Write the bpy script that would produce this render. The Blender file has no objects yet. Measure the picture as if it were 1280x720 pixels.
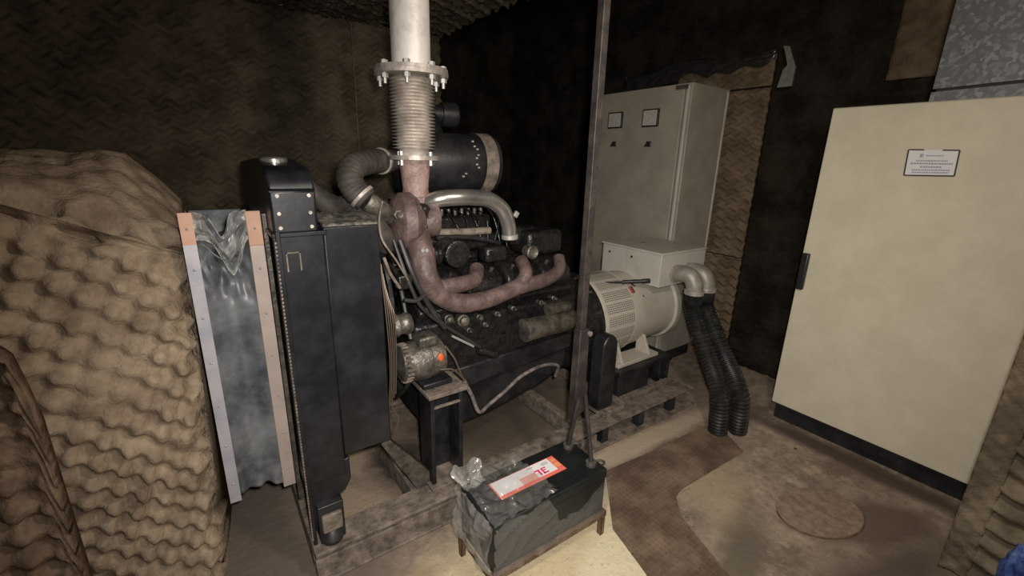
import bpy, bmesh, math, random
from mathutils import Vector, Matrix, noise
random.seed(4)
PI = math.pi
SC = bpy.context.scene
COL = SC.collection
# ------------------------------------------------------------------ camera
F, H = 551.0, 1.6
up = Vector((48, 1899, 551)).normalized()
ax = Vector((815, 139, -551)); ax -= up * ax.dot(up); ax.normalize()
ay = up.cross(ax)
M = Matrix((ax, ay, up))           # camera axes -> world
CAM = Vector((0, 0, H))
def at(x, y, X=None, Y=None, Z=None):
    """point where the sight line through a photo pixel meets a plane of the room"""
    d = M @ Vector((x - 640, 360 - y, -F))
    if X is not None: t = X / d.x
    elif Y is not None: t = Y / d.y
    else: t = (Z - H) / d.z
    return CAM + d * t
cd = bpy.data.cameras.new('camera'); cd.sensor_width = 36; cd.lens = F / 1280 * 36
cd.clip_start = 0.02; cam = bpy.data.objects.new('camera', cd); COL.objects.link(cam)
cam.matrix_world = Matrix.Translation(CAM) @ M.to_4x4()
SC.camera = cam

# ------------------------------------------------------------------ materials
def mat(name, col, rough=.6, metal=0., col2=None, scale=8., lo=.4, hi=.6, bump=0., bscale=40., detail=6., coat=0., alpha=None, spec=None):
    m = bpy.data.materials.new(name); m.use_nodes = True
    n, l = m.node_tree.nodes, m.node_tree.links
    b = n['Principled BSDF']
    b.inputs['Roughness'].default_value = rough; b.inputs['Metallic'].default_value = metal
    b.inputs['Base Color'].default_value = (*col, 1)
    if coat: b.inputs['Coat Weight'].default_value = coat
    if spec is not None: b.inputs['Specular IOR Level'].default_value = spec
    if alpha is not None: b.inputs['Alpha'].default_value = alpha
    tc = n.new('ShaderNodeTexCoord')
    if col2:
        t = n.new('ShaderNodeTexNoise'); t.inputs['Scale'].default_value = scale; t.inputs['Detail'].default_value = detail
        t.inputs['Roughness'].default_value = .65
        l.new(tc.outputs['Object'], t.inputs['Vector'])
        r = n.new('ShaderNodeValToRGB'); r.color_ramp.elements[0].position = lo; r.color_ramp.elements[1].position = hi
        r.color_ramp.elements[0].color = (*col, 1); r.color_ramp.elements[1].color = (*col2, 1)
        l.new(t.outputs['Fac'], r.inputs['Fac']); l.new(r.outputs['Color'], b.inputs['Base Color'])
    if bump:
        t2 = n.new('ShaderNodeTexNoise'); t2.inputs['Scale'].default_value = bscale; t2.inputs['Detail'].default_value = 4
        l.new(tc.outputs['Object'], t2.inputs['Vector'])
        bp = n.new('ShaderNodeBump'); bp.inputs['Strength'].default_value = bump; bp.inputs['Distance'].default_value = .01
        l.new(t2.outputs['Fac'], bp.inputs['Height']); l.new(bp.outputs['Normal'], b.inputs['Normal'])
    return m
MT = dict(
    foam_wall=mat('sooty_foam', (.070, .056, .038), .95, col2=(.13, .105, .072), scale=5, bump=.6, bscale=90, spec=.1),
    foam_dark=mat('dark_brown_foam', (.014, .011, .008), .95, col2=(.036, .028, .020), scale=4, bump=.8, bscale=60, spec=.1),  # right wall and recess foam, a darker brown than the back wall
    foam_tan=mat('tan_foam', (.21, .155, .108), .95, col2=(.44, .345, .245), scale=9, lo=.35, hi=.65, bump=.7, bscale=70, spec=.1),
    foam_offc=mat('damp_brown_foam', (.13, .088, .062), .95, col2=(.30, .215, .15), scale=11, lo=.38, hi=.66, bump=.9, bscale=50, spec=.1),
    dustiron=mat('dusty_dark_iron', (.045, .040, .033), .45, .2, col2=(.14, .12, .095), scale=20, lo=.4, hi=.7, bump=.4, bscale=60),
    foam_panel=mat('brown_foam', (.12, .088, .055), .95, col2=(.20, .15, .095), scale=6, bump=.5, bscale=90, spec=.1),
    foam_grey=mat('grey_brown_foam', (.12, .095, .065), .95, col2=(.24, .195, .135), scale=6, bump=.6, bscale=80, spec=.1),
    black=mat('black_paint', (.008, .008, .010), .42, col2=(.024, .023, .024), scale=9, bump=.1, bscale=60),
    sheet=mat('black_sheet_steel', (.007, .0075, .010), .36, col2=(.022, .023, .028), scale=9, lo=.42, hi=.72, bump=.07, bscale=18),
    grime=mat('greasy_black_iron', (.009, .0085, .0085), .33, col2=(.034, .029, .026), scale=34, lo=.42, hi=.8, bump=.5, bscale=55),
    dusty=mat('dusty_steel', (.085, .068, .055), .7, col2=(.27, .22, .175), scale=19, lo=.35, hi=.65, bump=.4, bscale=45),
    dustytop=mat('dusty_black_top', (.03, .03, .03), .7, col2=(.20, .18, .14), scale=32, lo=.42, hi=.62, bump=.5, bscale=70),
    pinkl=mat('pale_oxide_iron', (.22, .14, .125), .5, col2=(.36, .25, .22), scale=16, bump=.4, bscale=60),
    pinklab=mat('pink_ink', (.80, .42, .36), .5),
    postm=mat('dark_grimy_steel', (.030, .025, .024), .5, col2=(.075, .062, .055), scale=12, lo=.45, hi=.7, bump=.3),
    canvasl=mat('pale_silver_canvas', (.42, .42, .41), .4, .2, col2=(.16, .17, .17), scale=7, lo=.45, hi=.7, bump=.5, bscale=14),
    pink=mat('red_oxide_iron', (.085, .056, .053), .5, col2=(.165, .112, .104), scale=16, bump=.5, bscale=45),
    alumin=mat('cast_aluminium', (.22, .20, .17), .45, .6, col2=(.09, .08, .07), scale=18, bump=.4, bscale=60),
    chrome=mat('polished_steel', (.58, .56, .53), .27, .85, col2=(.34, .33, .31), scale=10, lo=.45, hi=.7),
    bolt=mat('bright_zinc', (.50, .48, .45), .45, .5),
    stain=mat('stainless_bellows', (.78, .73, .68), .25, .4, col2=(.55, .50, .45), scale=12),
    lag=mat('silver_painted_pipe', (.84, .79, .74), .5, .15, col2=(.50, .48, .44), scale=7, lo=.5, hi=.72, bump=.15),
    flange=mat('grey_flange', (.50, .45, .40), .5, .4, col2=(.33, .29, .26), scale=20, bump=.3),
    rubber=mat('dusty_rubber', (.036, .030, .026), .7, col2=(.075, .062, .052), scale=12, bump=.2),
    rubberb=mat('black_rubber', (.016, .015, .015), .5, col2=(.035, .032, .03), scale=12),
    hose=mat('black_conduit', (.014, .014, .014), .4, col2=(.05, .046, .04), scale=14, lo=.45, hi=.75),
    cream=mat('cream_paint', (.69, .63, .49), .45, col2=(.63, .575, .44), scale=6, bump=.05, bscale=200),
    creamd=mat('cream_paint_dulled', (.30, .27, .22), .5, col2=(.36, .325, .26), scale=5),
    genw=mat('off_white_paint', (.50, .46, .385), .45, col2=(.33, .30, .24), scale=5, lo=.48, hi=.8, bump=.1),
    boxw=mat('light_grey_box_paint', (.52, .50, .44), .45, col2=(.40, .385, .33), scale=6, lo=.5, hi=.8),
    handle=mat('black_plastic', (.02, .02, .02), .35),
    paper=mat('white_paper', (.80, .79, .80), .6),
    ink=mat('grey_ink', (.33, .35, .46), .7),
    dark=mat('dark_ink', (.05, .04, .04), .6),
    glass=mat('dial_face', (.52, .50, .45), .3, col2=(.42, .40, .36), scale=40),
    red=mat('label_red', (.80, .17, .13), .5), orange=mat('label_orange', (.85, .33, .12), .5),
    magenta=mat('label_magenta', (.75, .05, .16), .5), lblgrey=mat('label_grey', (.40, .40, .40), .6),
    seal=mat('orange_seal', (.75, .12, .03), .5), dull_red=mat('faded_red_label', (.50, .12, .08), .6),
    batt=mat('battery_case', (.006, .008, .0075), .5, col2=(.013, .016, .015), scale=6),
    canvas=mat('silvery_canvas', (.075, .08, .09), .45, .2, col2=(.30, .31, .32), scale=5.5, lo=.38, hi=.72, bump=.6, bscale=9),
    strip=mat('galvanised_strip', (.42, .41, .46), .5, .3, col2=(.52, .50, .53), scale=10),
    strip2=mat('pinkish_strip', (.44, .36, .32), .5, .2, col2=(.52, .42, .36), scale=10),
    peach=mat('primer_strip', (.66, .40, .29), .6, col2=(.60, .34, .23), scale=10),
    foil=mat('aluminium_foil_tape', (.55, .53, .48), .35, .7, bump=.6, bscale=30),
    rust=mat('rusty_steel', (.10, .06, .038), .6, .2, col2=(.20, .13, .085), scale=18, bump=.3),
    conc=mat('worn_concrete_cover', (.20, .14, .105), .85, col2=(.30, .215, .155), scale=24, bump=.5),
    blue=mat('blue_plastic', (.03, .06, .25), .4, col2=(.09, .15, .38), scale=25, bump=.5),
    wire=mat('dull_wire', (.15, .115, .085), .45, .5),
    cable=mat('grey_sleeve', (.09, .08, .08), .6, col2=(.24, .20, .18), scale=30, bump=.5),
)
def node_mat(name, rough=.6, metal=0.):
    m = bpy.data.materials.new(name); m.use_nodes = True
    n, l = m.node_tree.nodes, m.node_tree.links
    b = n['Principled BSDF']; b.inputs['Roughness'].default_value = rough; b.inputs['Metallic'].default_value = metal
    return m, n, l, b
# spangled galvanised duct
m, n, l, b = node_mat('galvanised_spangle', .42, .55)
tc = n.new('ShaderNodeTexCoord'); v = n.new('ShaderNodeTexVoronoi'); v.inputs['Scale'].default_value = 60
l.new(tc.outputs['Object'], v.inputs['Vector'])
sp = n.new('ShaderNodeSeparateColor'); l.new(v.outputs['Color'], sp.inputs[0])
r = n.new('ShaderNodeValToRGB'); r.color_ramp.elements[0].color = (.36, .385, .40, 1); r.color_ramp.elements[1].color = (.62, .65, .68, 1)
r.color_ramp.elements[0].position = .45
l.new(sp.outputs[0], r.inputs['Fac']); l.new(r.outputs['Color'], b.inputs['Base Color'])
MT['galv'] = m
# perforated alternator band
m, n, l, b = node_mat('perforated_guard', .5)
tc = n.new('ShaderNodeTexCoord'); sx = n.new('ShaderNodeSeparateXYZ'); l.new(tc.outputs['Object'], sx.inputs[0])
def mth(op, a, b2=None):
    q = n.new('ShaderNodeMath'); q.operation = op
    for k_, z_ in enumerate((a, b2)):
        if z_ is None: continue
        if isinstance(z_, (int, float)): q.inputs[k_].default_value = z_
        else: l.new(z_, q.inputs[k_])
    return q.outputs[0]
an = mth('MULTIPLY', mth('ARCTAN2', mth('SUBTRACT', sx.outputs[1], -.03), mth('SUBTRACT', sx.outputs[2], .60)), .283)
def dotfield(c_): return mth('ABSOLUTE', mth('SINE', mth('MULTIPLY', c_, PI / .0135)))
f_ = mth('MULTIPLY', dotfield(sx.outputs[0]), dotfield(an))
gap = mth('GREATER_THAN', mth('SINE', mth('MULTIPLY', an, 2 * PI / .085)), -.8)
f_ = mth('MULTIPLY', f_, gap)
r = n.new('ShaderNodeValToRGB'); r.color_ramp.elements[0].color = (.50, .46, .385, 1); r.color_ramp.elements[1].color = (.06, .05, .04, 1)
r.color_ramp.elements[0].position = .5; r.color_ramp.elements[1].position = .62
l.new(f_, r.inputs['Fac']); l.new(r.outputs['Color'], b.inputs['Base Color'])
MT['perf'] = m
# clear film
def film_mat(name, fac, col, rough=.15, sc=9, bs=.9):
    m = bpy.data.materials.new(name); m.use_nodes = True
    n, l = m.node_tree.nodes, m.node_tree.links
    b = n['Principled BSDF']; b.inputs['Base Color'].default_value = (*col, 1); b.inputs['Roughness'].default_value = rough
    tc = n.new('ShaderNodeTexCoord'); t = n.new('ShaderNodeTexNoise'); t.inputs['Scale'].default_value = sc; t.inputs['Detail'].default_value = 2
    mp = n.new('ShaderNodeMapping'); mp.inputs['Scale'].default_value = (.45, 1, 1.3); mp.inputs['Rotation'].default_value = (0, .5, 0)
    l.new(tc.outputs['Object'], mp.inputs[0]); l.new(mp.outputs[0], t.inputs['Vector'])
    bp = n.new('ShaderNodeBump'); bp.inputs['Strength'].default_value = bs; bp.inputs['Distance'].default_value = .02
    l.new(t.outputs['Fac'], bp.inputs['Height']); l.new(bp.outputs['Normal'], b.inputs['Normal'])
    b.inputs['Alpha'].default_value = fac; b.inputs['Specular IOR Level'].default_value = 1.; b.inputs['Coat Weight'].default_value = 1.; b.inputs['Coat Roughness'].default_value = .2
    return m
MT['film'] = film_mat('clear_plastic_film', .20, (.34, .33, .31), .17, 13, 1.)
MT['film3'] = film_mat('crumpled_clear_film', .30, (.55, .53, .50), .13, 16, 1.)
MT['film2'] = film_mat('dusty_plastic_film', .7, (.04, .036, .034), .3)

# floor: concrete with its own stains and the cabinet's shadow painted in
m, n, l, b = node_mat('stained_shaded_concrete', .8)
tc = n.new('ShaderNodeTexCoord')
def noise_n(s, d=6, ro=.6):
    t = n.new('ShaderNodeTexNoise'); t.inputs['Scale'].default_value = s; t.inputs['Detail'].default_value = d; t.inputs['Roughness'].default_value = ro
    l.new(tc.outputs['Object'], t.inputs['Vector']); return t
def ramp(src, c0, c1, p0, p1):
    r = n.new('ShaderNodeValToRGB'); r.color_ramp.elements[0].position = p0; r.color_ramp.elements[1].position = p1
    r.color_ramp.elements[0].color = (*c0, 1); r.color_ramp.elements[1].color = (*c1, 1); l.new(src, r.inputs['Fac']); return r.outputs['Color']
def mix(f, a, c):
    x = n.new('ShaderNodeMix'); x.data_type = 'RGBA'; l.new(f, x.inputs['Factor'])
    for s, q in ((a, 6), (c, 7)):
        if isinstance(s, tuple): x.inputs[q].default_value = (*s, 1)
        else: l.new(s, x.inputs[q])
    return x.outputs[2]
warp = noise_n(3.2, 5)
def blob(cx, cy, rx, ry, ang=0, soft=.25, wob=.9):
    # a stain, also the painted cabinet shadow: ellipse with a ragged edge
    a = n.new('ShaderNodeVectorMath'); a.operation = 'MULTIPLY_ADD'
    l.new(warp.outputs['Color'], a.inputs[0]); a.inputs[1].default_value = (wob * .4,) * 3
    l.new(tc.outputs['Object'], a.inputs[2])
    mp = n.new('ShaderNodeMapping'); mp.vector_type = 'TEXTURE'
    mp.inputs['Location'].default_value = (cx + wob * .2, cy + wob * .2, wob * .2); mp.inputs['Rotation'].default_value = (0, 0, ang)
    mp.inputs['Scale'].default_value = (rx, ry, 1)
    l.new(a.outputs[0], mp.inputs[0])
    sx = n.new('ShaderNodeSeparateXYZ'); l.new(mp.outputs[0], sx.inputs[0])
    cb = n.new('ShaderNodeCombineXYZ'); l.new(sx.outputs[0], cb.inputs[0]); l.new(sx.outputs[1], cb.inputs[1])
    ln = n.new('ShaderNodeVectorMath'); ln.operation = 'LENGTH'; l.new(cb.outputs[0], ln.inputs[0])
    mr = n.new('ShaderNodeMapRange'); mr.inputs['From Min'].default_value = 1 - soft; mr.inputs['From Max'].default_value = 1 + soft
    mr.inputs['To Min'].default_value = 1; mr.inputs['To Max'].default_value = 0
    l.new(ln.outputs['Value'], mr.inputs['Value']); return mr.outputs[0]
base = ramp(noise_n(2.6, 8, .72).outputs['Fac'], (.165, .122, .090), (.42, .33, .245), .36, .62)
c = mix(ramp(noise_n(14, 6, .7).outputs['Fac'], (0, 0, 0), (.75, .75, .75), .48, .7), base, (.13, .095, .068))
c = mix(ramp(noise_n(6, 8, .75).outputs['Fac'], (0, 0, 0), (.8, .8, .8), .54, .66), c, (.50, .41, .30))
c = mix(blob(.05, 2.0, .55, .9, 0, .3), c, (.17, .135, .105))
c = mix(blob(.62, 1.95, .40, .40, 0, .3), c, (.34, .26, .185))
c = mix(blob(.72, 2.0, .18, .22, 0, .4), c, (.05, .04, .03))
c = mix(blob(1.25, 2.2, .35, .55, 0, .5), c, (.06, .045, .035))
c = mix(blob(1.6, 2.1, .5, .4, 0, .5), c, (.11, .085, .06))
c = mix(blob(.95, 1.02, .62, .42, .2, .16, .35), c, (.66, .54, .34))
c = mix(blob(1.15, .86, .34, .14, .5, .2, .3), c, (.74, .66, .44))
c = mix(blob(.50, 1.30, .10, .05, 0, .4, .4), c, (.36, .27, .17))
c = mix(blob(2.0, .95, .30, .13, .6, .5, .5), c, (.40, .31, .21))
c = mix(blob(1.62, .62, .36, .09, .35, .4, .4), c, (.15, .12, .085))
c = mix(blob(2.36, .42, .36, .13, -.55, .2, .4), c, (.15, .102, .075))
c = mix(blob(2.0, .25, .5, .14, -.2, .4, .4), c, (.12, .085, .065))
c = mix(blob(2.0, 1.40, .72, .07, -.02, .3, .12), c, (.48, .39, .28))
c = mix(blob(2.83, .62, .07, .62, 0, .4, .15), c, (.10, .072, .055))  # shadow of the cream cabinet, painted along its plinth
c = mix(ramp(noise_n(40, 6, .75).outputs['Fac'], (0, 0, 0), (.5, .5, .5), .55, .7), c, (.12, .09, .065))
l.new(c, b.inputs['Base Color'])
bp = n.new('ShaderNodeBump'); bp.inputs['Strength'].default_value = .8; bp.inputs['Distance'].default_value = .015
l.new(noise_n(9, 8, .7).outputs['Fac'], bp.inputs['Height']); l.new(bp.outputs['Normal'], b.inputs['Normal'])
MT['floor'] = m
# perforated / chequered brown plate
m, n, l, b = node_mat('rusty_tread_plate', .7, .1)
tc = n.new('ShaderNodeTexCoord')
t = noise_n(5, 5); cc = ramp(t.outputs['Fac'], (.12, .078, .052), (.25, .175, .12), .4, .65)
v = n.new('ShaderNodeTexVoronoi'); v.inputs['Scale'].default_value = 40; v.inputs['Randomness'].default_value = .1
l.new(tc.outputs['Object'], v.inputs['Vector'])
cc = mix(ramp(v.outputs['Distance'], (1, 1, 1), (0, 0, 0), .24, .33), cc, (.022, .014, .009))
l.new(cc, b.inputs['Base Color'])
bp = n.new('ShaderNodeBump'); bp.inputs['Strength'].default_value = .8; bp.inputs['Distance'].default_value = .004
l.new(v.outputs['Distance'], bp.inputs['Height']); l.new(bp.outputs['Normal'], b.inputs['Normal'])
MT['tread'] = m

# ------------------------------------------------------------------ mesh helpers
class B:
    def __init__(s): s.bm = bmesh.new()
    def box(s, lo, hi, rot=None):
        lo, hi = Vector(lo), Vector(hi); c = (lo + hi) / 2; d = hi - lo
        mt = Matrix.Translation(c)
        if rot is not None: mt = mt @ rot.to_4x4()
        bmesh.ops.create_cube(s.bm, size=1, matrix=mt @ Matrix.Diagonal((*[abs(q) for q in d], 1)))
        return s
    def cyl(s, a, b_, r, r2=None, n=28, caps=True):
        a, b_ = Vector(a), Vector(b_); d = b_ - a
        q = d.to_track_quat('Z', 'Y').to_matrix().to_4x4()
        bmesh.ops.create_cone(s.bm, cap_ends=caps, segments=n, radius1=r, radius2=r if r2 is None else r2, depth=d.length,
                              matrix=Matrix.Translation((a + b_) / 2) @ q)
        return s
    def rev(s, a, d, prof, n=32):
        """revolve [(t along axis, radius)] about the axis from a along d"""
        a, d = Vector(a), Vector(d).normalized(); q = d.to_track_quat('Z', 'Y').to_matrix()
        rings = []
        for t, r in prof:
            rings.append([s.bm.verts.new(a + d * t + q @ Vector((r * math.cos(2 * PI * k / n), r * math.sin(2 * PI * k / n), 0))) for k in range(n)])
        for r0, r1 in zip(rings, rings[1:]):
            for k in range(n): s.bm.faces.new((r0[k], r0[(k + 1) % n], r1[(k + 1) % n], r1[k]))
        s.bm.faces.new(rings[0][::-1]); s.bm.faces.new(rings[-1]); return s
    def tube(s, pts, r, n=14, sub=8, rf=None, flat=1.):
        P_ = [Vector(p) for p in pts]
        if len(P_) > 2:
            Q = []; E_ = [2 * P_[0] - P_[1]] + P_ + [2 * P_[-1] - P_[-2]]
            for i in range(1, len(E_) - 2):
                p0, p1, p2, p3 = E_[i - 1:i + 3]
                for k in range(sub):
                    t = k / sub
                    Q.append(.5 * ((2 * p1) + (p2 - p0) * t + (2 * p0 - 5 * p1 + 4 * p2 - p3) * t * t + (3 * p1 - p0 - 3 * p2 + p3) * t ** 3))
            Q.append(P_[-1])
        else:
            Q = [P_[0].lerp(P_[1], k / sub) for k in range(sub + 1)]
        rings = []; nrm = None
        for i, p in enumerate(Q):
            tg = (Q[min(i + 1, len(Q) - 1)] - Q[max(i - 1, 0)]).normalized()
            if nrm is None: nrm = tg.orthogonal().normalized()
            nrm = (nrm - tg * nrm.dot(tg)).normalized(); bi = tg.cross(nrm)
            rr = rf(i / (len(Q) - 1)) * r if rf else r
            rings.append([s.bm.verts.new(p + nrm * rr * math.cos(2 * PI * k / n) + bi * rr * flat * math.sin(2 * PI * k / n)) for k in range(n)])
        for r0, r1 in zip(rings, rings[1:]):
            for k in range(n): s.bm.faces.new((r0[k], r0[(k + 1) % n], r1[(k + 1) % n], r1[k]))
        s.bm.faces.new(rings[0][::-1]); s.bm.faces.new(rings[-1]); return s
    def prism(s, poly, ext):
        ext = Vector(ext)
        a = [s.bm.verts.new(Vector(p)) for p in poly]; b_ = [s.bm.verts.new(Vector(p) + ext) for p in poly]
        s.bm.faces.new(a); s.bm.faces.new(b_[::-1])
        for k in range(len(a)): s.bm.faces.new((a[k], b_[k], b_[(k + 1) % len(a)], a[(k + 1) % len(a)]))
        return s
    def ball(s, c, r, n=16, sc=(1, 1, 1)):
        bmesh.ops.create_uvsphere(s.bm, u_segments=n, v_segments=n // 2 + 2, radius=r, matrix=Matrix.Translation(c) @ Matrix.Diagonal((*sc, 1))); return s
    def build(s, name, material, parent=None, bevel=0., smooth=True, seg=2, subd=0, crease=40):
        bmesh.ops.recalc_face_normals(s.bm, faces=s.bm.faces)
        me = bpy.data.meshes.new(name)
        if parent is not None:
            w = wloc(parent); bmesh.ops.translate(s.bm, vec=-w, verts=s.bm.verts)
        s.bm.to_mesh(me); s.bm.free()
        me.materials.append(MT[material])
        o = bpy.data.objects.new(name, me); COL.objects.link(o)
        if parent is not None: o.parent = parent
        if bevel:
            bv = o.modifiers.new('bevel', 'BEVEL'); bv.width = bevel; bv.segments = seg; bv.limit_method = 'ANGLE'; bv.angle_limit = math.radians(35)
        if subd:
            sb = o.modifiers.new('subd', 'SUBSURF'); sb.levels = subd; sb.render_levels = subd
        if smooth:
            me.shade_smooth()
            try: me.set_sharp_from_angle(angle=math.radians(crease))
            except Exception: pass
        return o
def wloc(o):
    v = Vector((0, 0, 0))
    while o is not None: v += o.location; o = o.parent
    return v
def tag(o, label=None, cat=None, group=None, kind=None):
    if label: o['label'] = label
    if cat: o['category'] = cat
    if group: o['group'] = group
    if kind: o['kind'] = kind
    return o
def thing(name, label, cat, loc, group=None):
    o = bpy.data.objects.new(name, None); COL.objects.link(o); o.location = loc; o.empty_display_size = .1
    return tag(o, label, cat, group)
def copy_tree(o, parent=None):
    c_ = o.copy(); COL.objects.link(c_)
    if parent is not None: c_.parent = parent
    for ch in list(o.children): copy_tree(ch, c_)
    return c_

# acoustic foam relief ------------------------------------------------
def egg(u, v, pu=.085, pv=.06):
    c_ = math.cos(2 * PI * u / pu) * math.cos(2 * PI * v / pv)
    return math.copysign(abs(c_) ** .7, c_)
def pillow(u, v, pu=.085, pv=.15):
    # soft separate pads with narrow dark creases between them
    c_ = math.cos(2 * PI * u / pu) * math.cos(2 * PI * v / pv)
    return (min(1, c_ * 1.5) if c_ > 0 else c_ * .9)
def ripple(u, v, pu=.12, pv=.07):
    a = math.sin(2 * PI * v / pv + 1.5 * math.sin(2 * PI * u / pu))
    return .75 * a + .35 * math.cos(2 * PI * u / pu + 1.2) * math.cos(PI * v / pv)
def chev(u, v, pu=.10, pv=.085):
    t = abs(((u / pu) % 1) * 2 - 1)
    return math.sin(2 * PI * (v / pv + .38 * t))
def foam_slab(name, material, o0, U, V, nrm, w, h, res, amp, fn, thick=.05, top=None, rough=.35, ang=0, inv=None, parent=None, pu=.085, pv=.06, lump=0.):
    """slab of foam: relief on one face, flat back"""
    U, V, nrm, o0 = Vector(U), Vector(V), Vector(nrm), Vector(o0)
    nu, nv = max(2, int(w / res)), max(2, int(h / res))
    vs, fs = [], []
    ca, sa = math.cos(ang), math.sin(ang)
    for j in range(nv + 1):
        for i in range(nu + 1):
            u, v = w * i / nu, h * j / nv
            if top: vv = v / h * top(u)
            else: vv = v
            q = noise.noise(Vector((u * 3, vv * 3, 1.7)))
            d = amp * fn(u * ca + vv * sa + .02 * q, -u * sa + vv * ca, pu, pv)
            d *= 1 + rough * noise.noise(Vector((u * 9, vv * 9, .3)))
            d += lump * noise.noise(Vector((u * 2.2, vv * 2.2, 5.)))
            vs.append(o0 + U * u + V * vv + nrm * d)
    W = nu + 1
    for j in range(nv):
        for i in range(nu):
            a = j * W + i; fs.append((a, a + 1, a + W + 1, a + W))
    # border loop and back
    loop = [i for i in range(W)] + [j * W + nu for j in range(1, nv + 1)] + [nv * W + i for i in range(nu - 1, -1, -1)] + [j * W for j in range(nv - 1, 0, -1)]
    nb = len(vs)
    for k in loop:
        p = vs[k]; dd = (p - o0).dot(nrm)
        vs.append(p - nrm * (dd + thick))
    L = len(loop)
    for k in range(L):
        k2 = (k + 1) % L; fs.append((loop[k2], loop[k], nb + k, nb + k2))
    fs.append(tuple(nb + k for k in range(L - 1, -1, -1)))
    me = bpy.data.meshes.new(name)
    if parent is not None:
        wl = wloc(parent); vs = [p - wl for p in vs]
    me.from_pydata([tuple(p) for p in vs], [], fs); me.update()
    me.materials.append(MT[material]); me.shade_smooth()
    ob = bpy.data.objects.new(name, me); COL.objects.link(ob)
    if parent is not None: ob.parent = parent
    return ob
Xv, Yv, Zv = Vector((1, 0, 0)), Vector((0, 1, 0)), Vector((0, 0, 1))

# ------------------------------------------------------------------ room
CEIL, BACKY, RX = 2.5, 3.45, 3.53
PX = 3.44
tag(B().box((-2.2, -1.6, -.1), (5.2, 5.2, 0)).build('floor', 'floor', smooth=False), kind='structure')
tag(foam_slab('wall_back', 'foam_wall', (-2.1, BACKY, 0), Xv, Zv, -Yv, 3.8, CEIL, .013, .019, ripple, .15, pu=.115, pv=.075, rough=.9), kind='structure')
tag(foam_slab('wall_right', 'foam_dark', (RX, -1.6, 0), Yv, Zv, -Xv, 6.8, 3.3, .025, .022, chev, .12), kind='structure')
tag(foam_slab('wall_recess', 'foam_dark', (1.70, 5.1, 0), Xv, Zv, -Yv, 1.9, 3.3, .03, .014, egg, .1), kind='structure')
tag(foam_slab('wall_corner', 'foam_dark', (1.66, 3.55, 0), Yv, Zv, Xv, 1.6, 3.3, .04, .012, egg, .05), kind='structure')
tag(foam_slab('ceiling', 'foam_wall', (-2.1, -1.6, CEIL), Xv, Yv, -Zv, 3.80, 5.06, .016, .024, ripple, .1, pu=.115, pv=.085, ang=.5), kind='structure')
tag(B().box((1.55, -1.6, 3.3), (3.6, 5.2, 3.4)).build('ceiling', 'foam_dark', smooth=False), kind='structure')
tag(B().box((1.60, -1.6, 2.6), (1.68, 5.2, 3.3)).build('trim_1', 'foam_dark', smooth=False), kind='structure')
tag(B().box((-2.25, -1.6, 0), (-2.1, 3.6, 2.6)).build('wall_left', 'foam_wall', smooth=False), kind='structure')
tag(B().box((-2.2, -1.75, 0), (3.6, -1.6, 3.4)).build('wall_front', 'foam_wall', smooth=False), kind='structure')
# seam between two foam sheets on the back wall
sx0 = at(440, 60, Y=BACKY).x
pts = [(sx0 + .012 * noise.noise(Vector((0, 0, z * 3))), BACKY - .012, z) for z in [1.0 + .1 * k for k in range(16)]]
tag(B().tube(pts, .005, n=6, sub=2).build('trim_2', 'foam_panel'), kind='structure')

# ------------------------------------------------------------------ brown foam panel with plastic film behind the far cabinet
pz = at(970, 66, X=PX).z; py1 = at(970, 66, X=PX).y
pyw = at(835, 200, X=PX).y - py1
pr = thing('acoustic_panel', 'tall brown zigzag-ridged foam panel on the wall behind the far grey cabinet', 'foam panel', (PX, py1, 0))
o = foam_slab('foam_sheet', 'foam_panel', (PX, py1, 0), Yv, Zv, -Xv, pyw, at(925, 322, X=PX).z - .01, .013, .016, chev, .04, pu=.10, pv=.075, parent=pr)
zz = at(925, 322, X=PX).z
o = foam_slab('foam_sheet', 'foam_panel', (PX, py1, zz), Yv, Zv, -Xv, pyw, at(950, 108, X=PX).z - zz - .01, .013, .016, chev, .04, pu=.10, pv=.075, parent=pr)
zz = at(950, 108, X=PX).z
o = foam_slab('foam_sheet', 'foam_panel', (PX, py1, zz), Yv, Zv, -Xv, pyw, pz - zz, .013, .012, chev, .04, pu=.10, pv=.075, parent=pr)
# film hanging from its top edge
bmf = bmesh.new(); nu, nv = 60, 10; grid = []
for j in range(nv + 1):
    row = []
    for i in range(nu + 1):
        u = i / nu; y = py1 - .02 + (pyw + .55) * u
        top = pz + .02 - .03 * math.sin(u * 9)
        drop = (.06 + .12 * u + .05 * noise.noise(Vector((u * 9, 0, 0)))) * j / nv
        x = PX - .035 - .02 * noise.noise(Vector((u * 14, j * .5, 0)))
        row.append(bmf.verts.new((x, y, top - drop)))
    grid.append(row)
for j in range(nv):
    for i in range(nu): bmf.faces.new((grid[j][i], grid[j][i + 1], grid[j + 1][i + 1], grid[j + 1][i]))
b_ = B(); b_.bm.free(); b_.bm = bmf
fo = b_.build('plastic_film', 'film2'); s_ = fo.modifiers.new('s', 'SOLIDIFY'); s_.thickness = .002
tag(fo, 'dusty plastic film draped along the top edge of the brown foam panel', 'plastic film')
# foil tape strip at the panel corner
a0 = at(978, 56, X=PX - .05); a1 = at(983, 84, X=PX - .05); a2 = at(977, 108, X=PX - .05)
w0, w1 = .03, .055
q = [(PX - .05, a0.y + .005, a0.z), (PX - .05, a0.y - .035, a0.z - .01), (PX - .06, a1.y - .045, a1.z), (PX - .05, a2.y - .05, a2.z), (PX - .05, a2.y + .045, a2.z), (PX - .065, a1.y + .035, a1.z - .01), (PX - .06, a1.y + .01, a1.z + .02)]
B().prism([(PX - .022, p_[1], p_[2]) for p_ in q], (.012, 0, 0)).build('foil_tape', 'foil', pr, smooth=False)['label'] = 'silver foil tape'
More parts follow.
